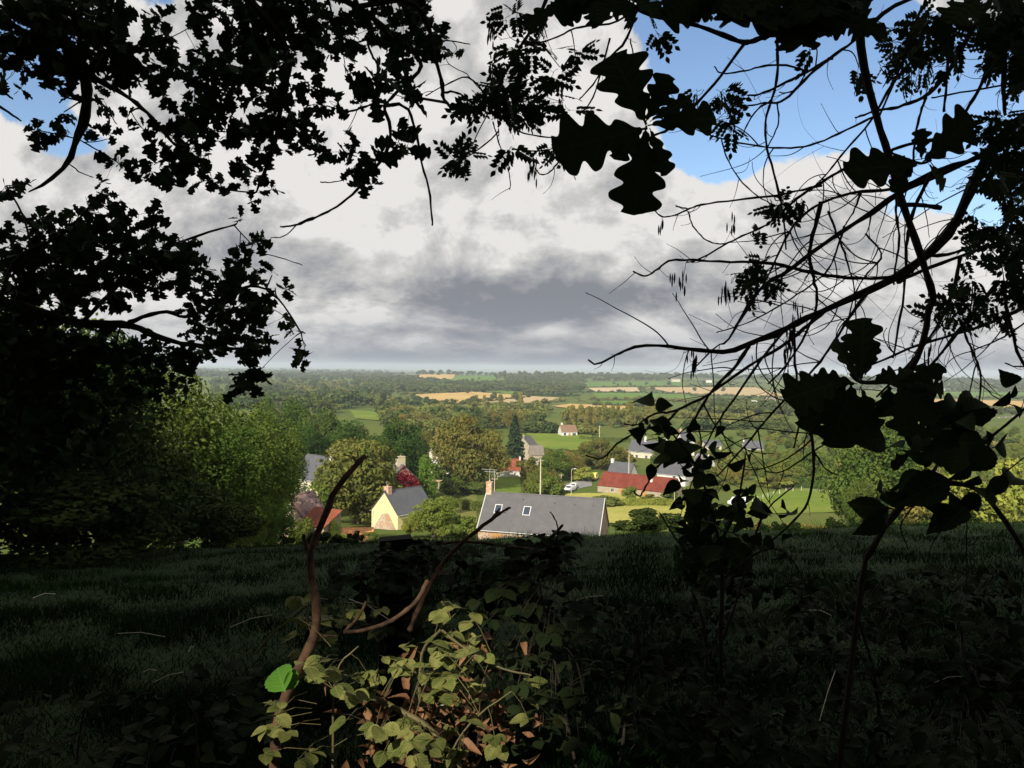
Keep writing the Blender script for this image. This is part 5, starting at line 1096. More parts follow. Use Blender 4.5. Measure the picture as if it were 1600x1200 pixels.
pinn_blobs([(770, 150, 45, 35, 1.6), (800, 170, 40, 32, 1.5), (745, 165, 25, 20, 1), (790, 120, 25, 30, .8), (820, 90, 35, 30, .8), (800, 20, 30, 22, 1), (855, 60, 25, 25, .6), (860, 130, 25, 22, .9), (880, 160, 25, 25, 1), (875, 105, 22, 16, .8),
            (710, 245, 24, 18, 1.3), (735, 235, 18, 14, 1), (790, 235, 22, 14, 1), (870, 235, 20, 16, 1.1), (885, 250, 14, 10, 1), (830, 40, 30, 20, .8), (900, 95, 30, 20, .7),
            (1118, 150, 24, 18, 1.1), (1140, 170, 18, 22, .9), (1100, 140, 16, 12, .8), (1148, 195, 8, 12, .8), (1022, 45, 8, 14, .8), (1050, 5, 14, 14, 1), (1088, 8, 14, 10, 1), (1265, 72, 12, 16, 1.2),
            (1342, 105, 22, 18, 1.1), (1375, 105, 18, 14, .9), (1300, 15, 50, 14, 1), (1390, 65, 26, 30, 1), (1430, 75, 40, 35, 1.2), (1450, 40, 50, 30, 1.3), (1490, 70, 30, 20, 1), (1420, 115, 30, 18, 1), (1460, 105, 24, 16, 1.1),
            (1560, 50, 50, 50, 1.6), (1595, 60, 40, 90, 2), (1550, 90, 30, 20, 1), (1590, 110, 30, 25, 1), (1570, 195, 40, 25, 1.5), (1540, 200, 22, 18, 1), (1590, 230, 40, 40, 1.8), (1560, 260, 40, 25, 1.2), (1540, 290, 30, 20, .9), (1590, 300, 35, 40, 1.5),
            (1520, 340, 30, 14, .7), (1560, 345, 40, 30, 1.3), (1595, 370, 30, 40, 1.6), (1535, 385, 30, 22, 1), (1510, 410, 24, 16, .8), (1560, 410, 35, 28, 1.4), (1590, 440, 30, 30, 1.3), (1500, 440, 30, 18, .8), (1500, 480, 40, 26, 1.6), (1540, 470, 40, 26, 1.3), (1480, 490, 24, 16, 1), (1450, 480, 30, 18, .5), (1570, 490, 30, 18, .9), (1440, 500, 22, 12, .5),
            (1225, 308, 26, 16, 1.3), (1255, 318, 18, 12, 1), (1205, 325, 14, 12, .9), (1180, 360, 14, 6, 1), (1165, 420, 24, 20, 1.3), (1190, 435, 20, 20, 1.2), (1150, 430, 12, 10, 1), (1185, 405, 12, 8, .8), (1175, 455, 14, 10, .8), (1455, 565, 14, 10, .5)], 3.7, 4.2, 0.135, 2.9, 31)
tr = MB(); tr.tube([(7.0, 2.2, AZ-0.5), (7.0, 2.2, AZ+0.2), (6.9, 2.2, 1.0), (6.8, 2.0, 4.5), (6.5, 1.6, 9), (6.4, 1.2, 14)], [0.5, 0.34, 0.28, 0.24, 0.16, 0.05], 12)
for st, en in (((6.85, 2.1, 1.4), P(1900, 60, 4.4)), ((6.8, 2.05, 3.2), P(1560, -40, 4.0)), ((6.8, 2.0, 3.8), P(1640, -120, 4.4)), ((6.7, 1.9, 4.6), P(1010, -60, 3.6)), ((6.7, 1.9, 4.8), P(880, -60, 3.8))):
    st = np.array(st); q = smooth_line([st, st*0.5+en*0.5+np.array([0, 0, 0.3]), en], 2); tr.tube(q, np.linspace(0.09, 0.02, len(q)), 8)
local(link('trunk', tr.mesh('trunk', M_bark, True), ash), ash)
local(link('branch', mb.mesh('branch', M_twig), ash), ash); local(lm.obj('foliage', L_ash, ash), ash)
for i, (px_, py_, n, ln) in enumerate([(1066, 440, 9, 0.11), (1053, 436, 5, .05), (1085, 570, 14, 0.06), (1135, 460, 16, 0.05), (1242, 495, 12, 0.07), (1235, 520, 12, 0.08), (1230, 555, 14, .06), (905 - 135, 45, 18, 0.06), (832, 265, 14, 0.05), (1450, 560, 10, .05), (1033, 352, 4, .05), (1145, 352, 6, .08)]):
    m = MB(); rg = np.random.default_rng(i); c = P(px_, py_, 3.65)
    b = nearest(K, c); m.tube([b[1], (b[1]+c)/2+np.array([0, 0, -0.01]), c], 0.0012, 4)
    for _ in range(n):
        a = c+rg.normal(size=3)*np.array([.012, .012, ln*0.5]); m.tube([a+np.array([0, 0, .02]), a+np.array([0, 0, .005]), a-np.array([0, 0, .012]), a-np.array([0, 0, .03])], [.0006, .0035, .004, .0008], 5)
    local(link('seed_cluster', m.mesh('seed_cluster', M_twig), ash), ash)

# ---------------------------------------------------------------- nearer oak sprays with big lobed leaves
def nleaf(lm_, b, t, d, wr=1.0, tpl=OAK, tilt=0.25, seed=0):
    """one leaf from photo position b (stalk end) to t (tip)"""
    rg = np.random.default_rng(abs(int(b[0]*7+b[1]+t[0]))); p0 = P(b[0], b[1], d); p1 = P(t[0], t[1], d*(1+rg.uniform(-.04, .04))); L = np.linalg.norm(p1-p0)
    nr = unit(np.array([rg.normal()*tilt, -1, rg.normal()*tilt+0.2])); tv, tq = tpl; lm_.put((tv*np.array([wr, 1, 1]), tq), p0, p1-p0, nr, L)
no = thing('oak_branch', 'near oak branch with big lobed leaves silhouetted at the upper right', 'branch', (1.6, 0.4, 2.0)); K = 'near'
mb = MB(); lm = LM()
branch(mb, K, [(1348, -900), (1350, -300), (1348, 0), (1342, 57), (1353, 122), (1372, 192), (1386, 236), (1403, 294), (1414, 329), (1436, 390), (1451, 438), (1460, 469), (1451, 480), (1447, 519), (1429, 572), (1403, 594)], 1.3, 1.45, 6.5, 4.5, 0.25)
branch(mb, K, [(1420, -60), (1350, 10), (1300, 30), (1237, 52), (1197, 56), (1178, 64), (1161, 68), (1112, 47), (1064, 32), (1011, 24), (960, -10)], 1.35, 1.3, 5, 3, .25)
branch(mb, K, [(1163, 68), (1120, 128), (1085, 165), (1049, 202), (1020, 212)], 1.3, 1.2, 2.6, 2, .2)
branch(mb, K, [(1403, 320), (1440, 320), (1470, 325)], 1.35, 1.35, 3.2, 4, .2)
branch(mb, K, [(1386, 236), (1440, 258), (1455, 250)], 1.33, 1.3, 2, 2, .2); branch(mb, K, [(1403, 594), (1345, 600), (1330, 585)], 1.4, 1.3, 4, 3, .2)
D = 1.15
for b, t, w in [((1010, 195), (958, 78), 1.15), ((1008, 192), (1048, 118), 1.25), ((1012, 200), (868, 232), 1.0), ((1012, 196), (1122, 180), 0.85), ((1010, 196), (990, 334), 1.05), ((1015, 200), (1042, 272), 0.8), ((1005, 200), (960, 245), 1.0), ((1015, 190), (1080, 150), .7)]: nleaf(lm, b, t, D, w)
for b, t, w in [((1440, 255), (1324, 262), 1.0), ((1440, 255), (1525, 182), 1.15), ((1450, 255), (1480, 295), .7), ((1430, 250), (1395, 300), 1.0), ((1440, 250), (1440, 200), 1.0), ((1380, 250), (1420, 265), 1.2)]: nleaf(lm, b, t, 1.3, w)
for b, t, w in [((1345, 600), (1350, 492), .8), ((1345, 600), (1308, 530), 1.0), ((1350, 590), (1372, 535), .6), ((1340, 575), (1325, 520), .8), ((1320, 595), (1230, 620), 1.1), ((1325, 600), (1252, 672), 1.0), ((1330, 600), (1300, 700), 1.1), ((1340, 600), (1270, 590), 1), ((1345, 605), (1370, 680), 1.1),
                ((1360, 600), (1400, 580), 1), ((1380, 600), (1440, 590), 1.1), ((1400, 600), (1465, 600), 1.1), ((1400, 600), (1470, 655), 1.2), ((1405, 600), (1420, 680), 1.2), ((1330, 600), (1345, 690), 1.0), ((1390, 600), (1380, 655), 1.2), ((1400, 598), (1478, 578), .7), ((1330, 610), (1262, 632), 1.0), ((1420, 600), (1460, 630), 1.1), ((1440, 600), (1478, 610), 1.1)]: nleaf(lm, b, t, 1.3, w)
rg = np.random.default_rng(5)
for (cx_, cy_, w_, h_, n) in [(930, -5, 60, 10, 12), (1110, -15, 40, 12, 7), (1210, 0, 60, 22, 16), (1300, -5, 60, 22, 14), (1230, 30, 40, 14, 8), (1330, 20, 20, 14, 4), (1560, -20, 40, 14, 4)]:
    for _ in range(n):
        b = (cx_+rg.uniform(-w_, w_), cy_+rg.uniform(-h_, h_)); a = rg.uniform(0, 6.28); L = rg.uniform(55, 85); nleaf(lm, b, (b[0]+L*math.cos(a)*1.1, b[1]+L*abs(math.sin(a))*0.55+6), 1.25, rg.uniform(.9, 1.25))
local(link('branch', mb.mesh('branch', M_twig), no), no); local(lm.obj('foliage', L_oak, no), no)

# ---------------------------------------------------------------- shrub on the right with oval leaves
def oval(lm_, lst, d, tpl=HAZL, w=1.0):
    for x0, y0, x1, y1 in lst: nleaf(lm_, (x0, y0), (x1, y1), d, w, tpl, 0.45)
sh = thing('sallow_shrub', 'arching shrub with oval leaves in front of the right hand fields', 'shrub', (1.6, 2.3, float(hgt(1.6, 2.3)))); K = 'shrub'; mb = MB(); lm = LM()
branch(mb, K, [(1300, 1290), (1335, 1000), (1350, 880), (1359, 862), (1390, 812), (1421, 777), (1447, 764), (1482, 754), (1508, 757), (1534, 768), (1567, 808), (1591, 845), (1620, 900)], 2.2, 2.0, 5, 3.5, .2)
branch(mb, K, [(1482, 754), (1500, 735), (1532, 696), (1567, 668), (1600, 640), (1640, 605)], 2, 2, 2.4, 2, .2); branch(mb, K, [(1447, 731), (1480, 752)], 2, 2, 1.2, 1); branch(mb, K, [(1540, 765), (1565, 742), (1620, 700)], 2, 2, 1.4, 1)
branch(mb, K, [(1447, 764), (1420, 800), (1405, 820), (1412, 840), (1420, 860)], 2, 2, 1.5, .8); branch(mb, K, [(1515, 790), (1480, 818), (1455, 850), (1450, 880)], 2, 2, 1.2, .8); branch(mb, K, [(1510, 800), (1511, 860), (1509, 930)], 2, 2, 1, .8)
branch(mb, K, [(1403, 594), (1406, 640), (1412, 680), (1440, 700), (1470, 690)], 1.6, 1.8, 2.5, 1.5, .2); branch(mb, K, [(1525, 650), (1518, 690), (1500, 740)], 1.9, 1.9, 1.2, 1); branch(mb, K, [(1359, 800), (1380, 790), (1410, 800), (1435, 780)], 2, 2, 1.2, 1)
branch(mb, K, [(1534, 602), (1560, 625), (1600, 640)], 2, 2, 1, 1)
oval(lm, [(1470, 655, 1512, 615), (1465, 660, 1500, 640), (1485, 655, 1545, 615), (1500, 650, 1552, 620), (1490, 660, 1520, 668), (1540, 670, 1552, 700), (1575, 625, 1592, 607), (1580, 630, 1600, 645), (1550, 635, 1580, 625), (1590, 600, 1570, 590), (1525, 690, 1500, 705), (1530, 700, 1505, 735),
          (1550, 700, 1590, 690), (1550, 695, 1530, 680), (1575, 740, 1545, 775), (1570, 760, 1600, 730), (1505, 690, 1470, 660), (1480, 690, 1510, 700), (1490, 745, 1410, 780), (1460, 740, 1390, 770), (1440, 745, 1465, 790), (1420, 770, 1370, 790), (1395, 795, 1320, 793), (1385, 800, 1345, 840), (1370, 800, 1400, 815),
          (1500, 790, 1440, 800), (1495, 795, 1460, 825), (1510, 790, 1480, 815), (1530, 770, 1500, 800), (1510, 765, 1535, 800), (1450, 730, 1420, 700), (1445, 735, 1450, 700), (1450, 740, 1478, 715), (1480, 765, 1500, 785), (1520, 760, 1560, 780), (1530, 745, 1512, 765)], 2.0)
rg = np.random.default_rng(9)
for (cx_, cy_, rx_, ry_, n, L0, L1) in [(1480, 690, 40, 35, 26, 45, 80), (1415, 690, 28, 30, 14, 40, 70), (1460, 665, 50, 18, 12, 40, 60), (1530, 720, 20, 30, 8, 40, 60), (1390, 740, 22, 30, 8, 35, 60)]:
    for _ in range(int(n*.42)):
        b = (cx_+rg.normal()*rx_*0.7, cy_+rg.normal()*ry_*.7); a = rg.uniform(0, 6.28); L = rg.uniform(L0, L1)*.72; nleaf(lm, b, (b[0]+L*math.cos(a), b[1]+L*math.sin(a)*.7+8), rg.uniform(1.6, 1.9), rg.uniform(.9, 1.4), OVAT if rg.random() < .4 else HAZL, .9)
local(link('stem', mb.mesh('stem', M_twig), sh), sh); local(lm.obj('foliage', L_oak, sh), sh)
hs_ = thing('hanging_shrub', 'drooping leafy sprays in front of the red barn and the white houses', 'shrub', (1.0, 2.9, float(hgt(1.0, 2.9)))); K = 'hs'; mb = MB(); lm = LM()
branch(mb, K, [(1130, 1150), (1125, 1000), (1130, 900), (1125, 850), (1110, 790), (1095, 740), (1070, 700), (1030, 655)], 3.0, 2.9, 4, 1.2, .3); branch(mb, K, [(1125, 850), (1150, 800), (1160, 750), (1165, 710)], 3, 2.9, 2.5, 1); branch(mb, K, [(1130, 1000), (1170, 880), (1190, 800), (1240, 760)], 3, 3.1, 2.5, 1)
branch(mb, K, [(1135, 900), (1200, 850), (1240, 870), (1280, 960)], 3, 3, 1.8, 1); branch(mb, K, [(1110, 900), (1060, 850), (1030, 800)], 3, 3, 1.8, 1)
for (cx_, cy_, rx_, ry_, n, L0, L1) in [(1025, 655, 16, 12, 9, 26, 42), (1045, 680, 24, 20, 16, 26, 44), (1070, 720, 26, 22, 20, 26, 46), (1100, 760, 26, 22, 20, 26, 44), (1125, 800, 40, 24, 30, 24, 44), (1160, 780, 26, 20, 14, 24, 40), (1140, 840, 50, 24, 34, 22, 42), (1165, 715, 6, 12, 3, 26, 36), (1100, 830, 30, 24, 22, 20, 36), (1190, 800, 22, 10, 8, 24, 44), (1085, 700, 18, 18, 10, 26, 40), (1005, 665, 12, 10, 4, 24, 34)]:
    for _ in range(int(n*.72)):
        b = (cx_+rg.normal()*rx_*0.8, cy_+rg.normal()*ry_*.8); a = rg.uniform(0, 6.28); L = rg.uniform(L0, L1)*.85; nleaf(lm, b, (b[0]+L*math.cos(a), b[1]+L*math.sin(a)*.7+6), rg.uniform(2.8, 3.2), rg.uniform(.9, 1.4), HAZL, .9)
local(link('stem', mb.mesh('stem', M_twig), hs_), hs_); local(lm.obj('foliage', L_oak, hs_), hs_)

# ---------------------------------------------------------------- brambles, dead stems, post in the foreground
def bramble(name, label, loc, stems, blobs, mt, seed, tpl=OVAT, trip=True, d=2.3, L=0.062, stemm=None, dn=1.0):
    global K
    t = thing(name, label, 'shrub', (loc[0], loc[1], float(hgt(loc[0], loc[1])))); K = name+label[:12]; mb = MB(); lm = LM(); rg = np.random.default_rng(seed)
    for s in stems: branch(mb, K, s[0], s[1], s[2], s[3], s[4], .3, seed)
    for (cx_, cy_, rx_, ry_, n, dd) in blobs:
        for _ in range(int(n*dn)):
            b = (cx_+rg.uniform(-1, 1)*rx_, cy_+rg.uniform(-1, 1)*ry_); c = P(b[0], b[1], dd*rg.uniform(.9, 1.12)); z0 = float(hgt(c[0], c[1]))+0.03
            if c[2] < z0: c = c*(z0/c[2])*0.99 if c[2] != 0 else c
            q = nearest(K, c); st = c-unit(c-q[1])*min(0.12, q[0]); mb.tube([st, (st+c)/2+np.array([0, 0, .01]), c], .0011, 4)
            u_ = unit(rg.normal(size=3)*np.array([1, 1, .25])); k = 3 if trip else 1
            for j in range(k):
                a = (j-1)*1.15 if k == 3 else 0; yd = np.array([u_[0]*math.cos(a)-u_[1]*math.sin(a), u_[0]*math.sin(a)+u_[1]*math.cos(a), u_[2]-0.15]); nr = unit(np.array([0, -0.05, 1.0])+rg.normal(size=3)*0.24)
                lm.put(tpl, c, yd, nr, L*rg.uniform(.7, 1.25)*(1 if j == 1 or k == 1 else .85))
    local(link('stem', mb.mesh('stem', stemm or M_twig), t), t); local(lm.obj('foliage', mt, t), t); return t
M_bstem = simple('bramble_stem', (0.08, 0.07, 0.03), (0.12, 0.10, 0.045), 12, 0.7, 0.2)
bramble('bramble_bush', 'bramble with sunlit pale green leaves in the patch of light', (-0.2, 2.3),
        [([(640, 1300), (655, 1150), (655, 1080), (658, 1010), (690, 985), (703, 960), (690, 940)], 2.3, 2.2, 3, 1.6), ([(690, 985), (735, 1020), (780, 1045), (830, 1055)], 2.2, 2.1, 2.2, 1.2), ([(585, 1090), (620, 1108), (665, 1130), (690, 1160), (720, 1200)], 2.05, 2.0, 4, 4),
         ([(400, 1020), (430, 985), (465, 960), (480, 945)], 2.3, 2.3, 2.4, 2), ([(520, 1280), (520, 1100), (525, 1040), (560, 1010)], 2.1, 2.1, 2, 1), ([(660, 1300), (700, 1180), (740, 1120), (800, 1080)], 2.0, 2.0, 2, 1)],
        [(720, 965, 35, 18, 7, 2.2), (700, 1010, 60, 22, 11, 2.2), (650, 1040, 60, 24, 13, 2.15), (720, 1050, 40, 30, 9, 2.1), (620, 1020, 30, 14, 3, 2.2), (690, 1090, 60, 30, 8, 2.1), (650, 1150, 80, 24, 12, 2.0), (560, 1060, 50, 30, 10, 2.0), (470, 1060, 40, 30, 10, 1.95), (440, 1090, 16, 20, 3, 1.9), (560, 1150, 90, 30, 16, 2.0), (800, 1080, 50, 24, 6, 2.0), (720, 1170, 60, 24, 9, 1.95), (490, 990, 40, 30, 10, 2.3), (480, 940, 30, 16, 6, 2.5), (560, 970, 60, 20, 7, 2.5), (460, 1150, 50, 40, 8, 1.9), (830, 1120, 40, 20, 3, 1.9)], L_bram, 3, stemm=M_bstem, dn=0.85, L=0.050)
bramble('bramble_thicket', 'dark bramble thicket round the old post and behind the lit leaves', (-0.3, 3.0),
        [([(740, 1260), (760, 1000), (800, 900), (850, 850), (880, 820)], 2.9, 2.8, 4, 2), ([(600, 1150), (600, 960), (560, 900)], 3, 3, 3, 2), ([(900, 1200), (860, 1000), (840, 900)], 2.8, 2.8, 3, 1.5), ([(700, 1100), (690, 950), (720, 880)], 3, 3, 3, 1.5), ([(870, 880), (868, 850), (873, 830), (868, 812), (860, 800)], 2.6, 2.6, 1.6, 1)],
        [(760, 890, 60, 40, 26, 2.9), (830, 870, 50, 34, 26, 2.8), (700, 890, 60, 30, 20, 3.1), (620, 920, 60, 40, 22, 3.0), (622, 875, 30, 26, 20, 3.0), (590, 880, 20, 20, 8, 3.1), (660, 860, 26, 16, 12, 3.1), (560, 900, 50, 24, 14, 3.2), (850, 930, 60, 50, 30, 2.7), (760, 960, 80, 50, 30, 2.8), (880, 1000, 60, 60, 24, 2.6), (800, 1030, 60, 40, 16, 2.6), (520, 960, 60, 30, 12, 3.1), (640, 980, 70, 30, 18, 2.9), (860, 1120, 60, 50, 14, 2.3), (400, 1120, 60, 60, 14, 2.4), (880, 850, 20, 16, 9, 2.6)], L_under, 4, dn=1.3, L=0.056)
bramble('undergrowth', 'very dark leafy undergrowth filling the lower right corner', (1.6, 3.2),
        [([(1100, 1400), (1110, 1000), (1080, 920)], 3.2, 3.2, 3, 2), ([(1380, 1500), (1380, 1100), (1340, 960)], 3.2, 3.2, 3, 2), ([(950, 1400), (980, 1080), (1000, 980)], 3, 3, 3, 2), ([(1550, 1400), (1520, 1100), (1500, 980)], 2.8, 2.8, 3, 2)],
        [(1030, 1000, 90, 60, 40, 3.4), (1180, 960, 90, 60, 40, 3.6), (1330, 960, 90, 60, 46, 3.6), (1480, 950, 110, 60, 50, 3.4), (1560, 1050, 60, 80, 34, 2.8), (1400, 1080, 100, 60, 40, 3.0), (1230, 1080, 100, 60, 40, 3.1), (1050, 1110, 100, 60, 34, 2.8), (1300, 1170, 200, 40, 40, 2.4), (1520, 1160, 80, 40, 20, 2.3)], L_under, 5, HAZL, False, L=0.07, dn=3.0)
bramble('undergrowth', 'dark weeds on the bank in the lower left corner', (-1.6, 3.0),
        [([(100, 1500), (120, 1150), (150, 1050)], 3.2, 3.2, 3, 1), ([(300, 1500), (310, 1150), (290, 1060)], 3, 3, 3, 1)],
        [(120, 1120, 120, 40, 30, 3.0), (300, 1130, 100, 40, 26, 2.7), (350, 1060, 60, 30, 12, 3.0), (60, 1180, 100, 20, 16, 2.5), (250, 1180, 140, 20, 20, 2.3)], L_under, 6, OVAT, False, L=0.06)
lm = LM(); nleaf(lm, (446, 1082), (428, 1038), 1.85, 1.0, OVAT, .3); nleaf(lm, (446, 1080), (464, 1046), 1.87, 0.9, OVAT, .4)
tag(lm.obj('ivy_leaf', L_fresh), 'single bright fresh green leaf above the sunlit stem foot', 'leaf')
mb = MB(); K = 'dead'
branch(mb, K, [(428, 1330), (428, 1200), (432, 1130), (450, 1075), (478, 1025), (494, 985), (495, 940), (487, 905), (484, 870), (493, 840), (510, 800), (523, 765), (545, 740), (560, 722), (570, 713)], 2.0, 2.35, 9.5, 3.6, .35, 3, 9)
branch(mb, K, [(487, 880), (478, 850), (474, 835)], 2.3, 2.3, 4, 2.5, .3)
twigs(mb, K, 9, 0.02, 0.07, 5, r=0.004, curl=1)
tag(link('dead_branch', mb.mesh('dead_branch', M_deadw, True)), 'tall crooked brown dead stem leaning up past the tiled shed', 'dead branch')
mb = MB(); K = 'dead2'
branch(mb, K, [(640, 985), (665, 925), (690, 880), (725, 845), (760, 818), (783, 800), (797, 793)], 2.5, 2.6, 5, 1.8, .35, 4, 8); branch(mb, K, [(765, 815), (776, 800), (782, 794)], 2.6, 2.6, 2, 1.2, .2)
branch(mb, K, [(690, 850), (720, 845), (770, 850), (850, 862), (900, 872)], 2.7, 2.8, 2, 3, .3)
twigs(mb, K, 8, 0.02, 0.08, 6, r=0.003, curl=1)
tag(link('dead_branch', mb.mesh('dead_branch', M_deadw, True)), 'dark forked dead branch pointing at the grey slate roof', 'dead branch')
mb = MB()
branch(mb, K, [(668, 908), (655, 935), (635, 955), (600, 976), (570, 985), (538, 988)], 2.35, 2.2, 4, 3, .35, 5, 8); branch(mb, K, [(572, 940), (562, 962), (545, 980), (538, 988)], 2.25, 2.2, 2, 3, .3, 5, 8)
tag(link('dead_branch', mb.mesh('dead_branch', M_deadw, True)), 'v shaped orange brown dead branch lying above the lit bramble', 'dead branch')
def old_post():
    p = P(618, 836, 3.3); b = float(hgt(p[0], p[1])); t = thing('wooden_post', 'thick dark square wooden post standing in the brambles', 'post', (p[0], p[1], b), R(12)); H = p[2]-b; w = .068
    m = MB(); m.add([(-w, -w, -.4), (w, -w, -.4), (w, w, -.4), (-w, w, -.4), (-w, -w, H-.01), (w, -w, H-.002), (w, w, H-.012), (-w, w, H-.022)], [(3, 2, 1, 0), (4, 5, 6, 7), (0, 1, 5, 4), (1, 2, 6, 5), (2, 3, 7, 6), (3, 0, 4, 7)]); link('shaft', m.mesh('shaft', M_postd), t)
old_post()
# dead leaves in the lit patch
rg = np.random.default_rng(12); n = 200; lm = LM(); DL = leaf_template([0.02, 0.16, 0.24, 0.2, 0.12, 0.02], 0.3, 0.9, 0.7); px_ = rg.normal(690, 70, n); py_ = rg.normal(1120, 50, n); pp = np.array([P(a, b, 2.35+rg.normal()*.12) for a, b in zip(px_, py_)]); pp[:, 2] = np.maximum(pp[:, 2], hgt(pp[:, 0], pp[:, 1])+.02)
lm.put(DL, pp, rg.normal(size=(n, 3))*np.array([1, 1, .5]), rg.normal(size=(n, 3))+np.array([0, -.5, .5]), .05*rg.uniform(.6, 1.3, n)); tag(lm.obj('dead_leaves', L_dead), 'heap of brown dead leaves and litter under the bramble', 'leaf litter', kind='stuff')
# dry pale stalks strewn in the undergrowth
m = MB()
for _ in range(18):
    c = P(rg.uniform(0, 1600), rg.uniform(930, 1160), rg.uniform(2.4, 3.4)); c[2] = max(c[2], float(hgt(c[0], c[1]))+.05); a = rg.normal(size=3)*np.array([.07, .05, .02]); m.tube([c-a, c+np.array([0, 0, .01]), c+a], .0013, 4)
tag(link('dry_stalks', m.mesh('dry_stalks', M_post)), 'pale dry stalks strewn through the dark undergrowth', 'dry stalks', kind='stuff')

# ---------------------------------------------------------------- meadow grass
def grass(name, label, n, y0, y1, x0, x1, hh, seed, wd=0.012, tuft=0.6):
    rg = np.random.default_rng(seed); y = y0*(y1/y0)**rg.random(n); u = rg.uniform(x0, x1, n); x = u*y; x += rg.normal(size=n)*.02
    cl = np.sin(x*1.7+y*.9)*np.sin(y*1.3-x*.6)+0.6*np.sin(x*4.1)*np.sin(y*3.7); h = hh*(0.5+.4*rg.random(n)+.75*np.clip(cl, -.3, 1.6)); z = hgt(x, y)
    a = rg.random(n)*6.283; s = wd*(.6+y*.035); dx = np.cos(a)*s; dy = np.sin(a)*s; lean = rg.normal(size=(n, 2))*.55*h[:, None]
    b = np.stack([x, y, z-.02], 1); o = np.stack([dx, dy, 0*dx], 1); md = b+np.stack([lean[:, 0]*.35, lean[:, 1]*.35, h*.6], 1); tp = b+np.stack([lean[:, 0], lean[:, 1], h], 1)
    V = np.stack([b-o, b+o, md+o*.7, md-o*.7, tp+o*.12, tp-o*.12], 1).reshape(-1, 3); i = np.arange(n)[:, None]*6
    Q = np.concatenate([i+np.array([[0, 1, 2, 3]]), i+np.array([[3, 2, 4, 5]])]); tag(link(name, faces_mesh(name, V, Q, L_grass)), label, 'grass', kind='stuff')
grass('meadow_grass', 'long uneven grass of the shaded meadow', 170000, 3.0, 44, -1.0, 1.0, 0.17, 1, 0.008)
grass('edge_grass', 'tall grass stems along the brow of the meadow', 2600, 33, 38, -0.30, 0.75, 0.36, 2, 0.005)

wq = []; rg = np.random.default_rng(44)
for _ in range(46):
    px_ = rg.choice([rg.uniform(430, 560), rg.uniform(850, 1620), rg.uniform(940, 1620)]); d = rg.uniform(33.5, 38.5); x = (px_-800)/F*d; s = rg.uniform(.25, .95); q = clump_crown(int(rg.integers(1e6)), 420, .6, 0, .9, 5, .075)
    wq.append(q*np.array([s*rg.uniform(.7, 1.6), s, s*.9])+np.array([x, d, float(hgt(x, d))-.08]))
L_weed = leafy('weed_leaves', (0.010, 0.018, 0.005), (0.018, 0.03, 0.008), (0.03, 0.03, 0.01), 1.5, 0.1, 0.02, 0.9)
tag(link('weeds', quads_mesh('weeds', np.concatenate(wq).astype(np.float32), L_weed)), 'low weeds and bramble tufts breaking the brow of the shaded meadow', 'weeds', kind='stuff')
# ---------------------------------------------------------------- near wood at the left and the canopy that shades the meadow
SPOTS = [((690, 1040), 2.15, .21), ((665, 1140), 2.0, .11), ((730, 1060), 2.15, .13), ((445, 1090), 1.9, .085), ((430, 1180), 2.0, .07), ((600, 975), 2.2, .06), ((650, 940), 2.3, .05), ((740, 970), 2.2, .10), ((560, 1060), 2.0, .05), ((800, 1080), 2.0, .045)]
def punch(q):
    """small gaps in the canopy through which the sun reaches the brambles"""
    for (pp_, d_, r_) in SPOTS:
        s = P(pp_[0], pp_[1], d_); keep = np.ones(len(q), bool)
        for a in np.linspace(0, 1, 8):
            for b in np.linspace(0, 1, 8):
                x = (q[:, 0]*(1-a)+q[:, 1]*a)*(1-b)+(q[:, 3]*(1-a)+q[:, 2]*a)*b; w = x-s; tj = w @ SUND; keep &= np.linalg.norm(w-tj[:, None]*SUND, axis=1) > r_+0.03
        q = q[keep]
    return q
def big_tree(label, x, y, H, W_, seed, mt, leaf=0.02, n=9000, z0=0.10, group=None, k=30, gaps=False, name='broadleaf_tree'):
    q = clump_crown(seed, n, 0.5, z0, 0.98, k, leaf); z = float(hgt(x, y)); S = np.array([W_, W_, H]); c0 = q.mean(1, keepdims=True); q = c0*S+(q-c0)*(W_*W_*H)**(1/3)+np.array([x, y, z])
    if gaps:
        q = punch(q)
    t = thing(name, label, 'tree', (x, y, z), 0, group)
    tk = trunk_mb(seed, 0.3*W_/H, 0.2, 0.9, 0.022); me = tk.mesh('trunk', M_bark, True); o = link('trunk', me, t); o.scale = (H, H, H)
    local(link('crown', quads_mesh('crown', q.astype(np.float32), mt), t), t); return t
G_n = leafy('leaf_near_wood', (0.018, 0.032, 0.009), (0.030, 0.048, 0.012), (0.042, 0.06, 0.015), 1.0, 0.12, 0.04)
for i, (x, y, H, W_) in enumerate([(-54, 4, 22, 16), (-44, 0, 22, 16), (-34, -4, 23.5, 16), (-24, -8, 27, 16), (-13, -11, 24, 15), (-3, -11, 24, 14), (7, -11, 24, 14), (17, -10, 24, 15), (27, -9, 23, 15), (38, -8, 23, 15), (49, -8, 22, 15),
                                   (-38, -18, 26, 16), (-27, -21, 26, 16), (-15, -22, 26, 16), (-3, -22, 26, 16), (9, -22, 26, 16), (21, -21, 26, 16), (33, -20, 25, 16), (-52, -10, 24, 16)]):
    big_tree('tall wood edge tree behind the viewpoint whose shade darkens the meadow', x, y, H, W_, 200+i, G_n, 0.024, 9000, 0.06, 'tall trees of the wood edge behind the viewpoint', gaps=True)
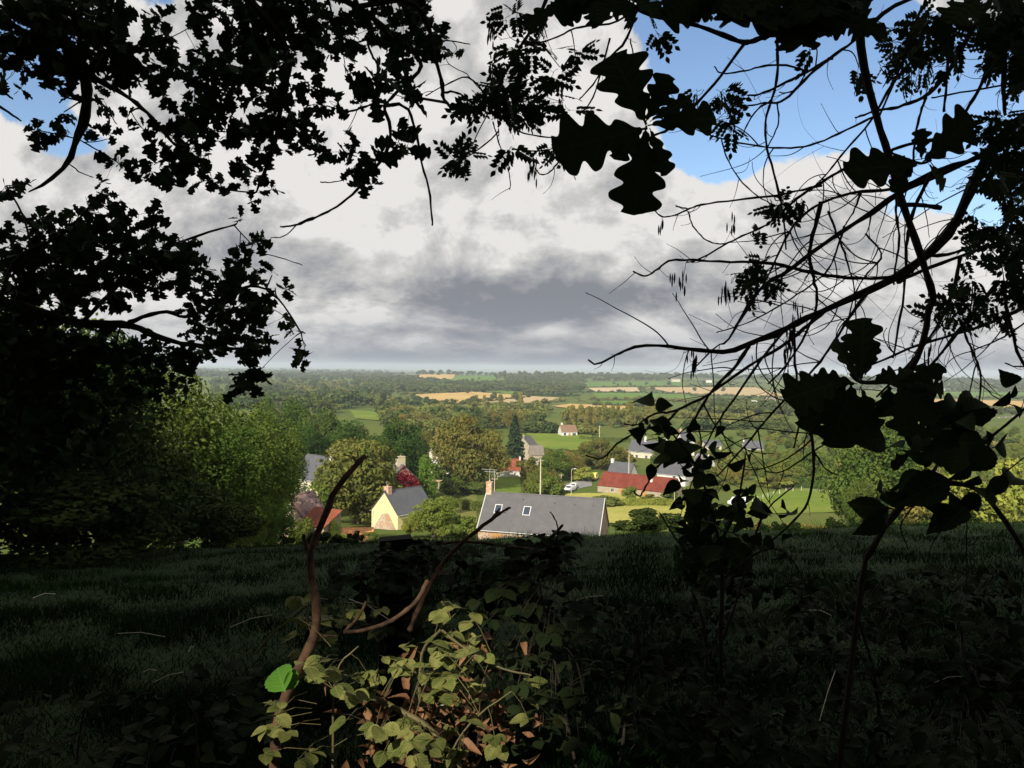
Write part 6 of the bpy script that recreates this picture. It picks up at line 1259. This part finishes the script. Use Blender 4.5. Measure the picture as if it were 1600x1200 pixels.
for i, (x, y, z, rx) in enumerate([(0, 1, 9.5, 9)]):
    rg = np.random.default_rng(77); n = 5000; th = rg.random(n)*6.283; r = np.sqrt(rg.random(n))*rx; c = np.stack([r*np.cos(th)-1, 1.5+r*np.sin(th)*.75, 7.5+rg.random(n)*4.5], 1)
    c = c[c[:, 2] > np.maximum(0.62*c[:, 1]+1.0, 7.0)]; q = leaf_quads(rg, c, np.tile([[0, 0, 1.0]], (len(c), 1)), .24)
    q = punch(q)
    local(link('crown', quads_mesh('crown', q.astype(np.float32), L_oak), oak), oak)
# wood at the left
WD = [(-18.5, 21, 10, 12, 'dark tree at the far left edge of the meadow'), (-14.5, 27, 8.5, 8, 'dark tree in the shaded wood beside the left edge tree'), (-17.0, 34, 7.5, 7, 'shaded tree of the wood edge left of the sunny trees'),
      (-22, 30, 12.5, 12, 'tall dark tree behind the left edge tree'), (-25, 42, 14.5, 12, 'tall tree high in the wood with sun on its top'), (-19.5, 45, 11.5, 9, 'wood tree with sunlit yellow green crown above the dark trees')]
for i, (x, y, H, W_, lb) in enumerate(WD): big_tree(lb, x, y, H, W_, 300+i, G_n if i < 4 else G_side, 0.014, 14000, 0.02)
big_tree('sunlit tree just right of the dark wood', -19.2, 54, 13.0, 7.5, 311, G_side, 0.013, 15000, 0.02)
big_tree('sunlit green tree with a pale bare limb at the wood edge', -16.6, 44, 9.0, 6, 312, G_side, 0.013, 14000, 0.02)
for i, (x, y, H, W_, lb) in enumerate([(-15.0, 33, 3.4, 6, 'dark rounded thicket at the end of the shaded wood'), (-14, 25, 3.2, 7, 'low dark thicket below the left edge tree'), (-16, 18, 2.4, 7, 'glossy dark bramble bank at the left'), (-13.9, 37, 2.6, 4, 'dark thicket nearest the tiled shed')]):
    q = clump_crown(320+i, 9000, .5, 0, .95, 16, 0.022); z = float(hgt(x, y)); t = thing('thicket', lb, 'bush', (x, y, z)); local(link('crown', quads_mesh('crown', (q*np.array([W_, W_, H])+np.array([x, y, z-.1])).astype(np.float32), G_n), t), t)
# shrubs standing on the brow of the meadow
for i, (px_, pt, w, d, lb) in enumerate([(1125, 745, 130, 9, 'black leafy shrub on the meadow in front of the paddock'), (1018, 790, 110, 33, 'small scrubby bush on the brow right of the slate roof'), (1380, 850, 120, 26, 'low dark weeds on the right of the meadow')]):
    p = P(px_, pt, d); b = float(hgt(p[0], p[1])); q = clump_crown(340+i, 5000, .5, 0, .95, 12, 0.03); Wm = w/F*d; t = thing('bush', lb, 'bush', (p[0], p[1], b))
    local(link('crown', quads_mesh('crown', (q*np.array([Wm, Wm, p[2]-b])+np.array([p[0], p[1], b-.05])).astype(np.float32), G_n), t), t)
# ------------------------------------------------------------------ haze
M_haze = bpy.data.materials.new('haze'); M_haze.use_nodes = True; M_haze.node_tree.nodes.clear(); _n = NT(M_haze.node_tree)
_pv = _n.add('ShaderNodeVolumePrincipled'); _pv.inputs['Color'].default_value = (0.76, 0.87, 1.0, 1); _pv.inputs['Density'].default_value = 0.00011; _pv.inputs['Anisotropy'].default_value = 0.0
_o = _n.add('ShaderNodeOutputMaterial'); _n.l.new(_pv.outputs[0], _o.inputs['Volume'])
hz_ = link('haze', MB().box(-13000, 13000, -320, 15000, -75, 45).mesh('haze', M_haze)); tag(hz_, 'thin blue haze over the valley', kind='stuff')
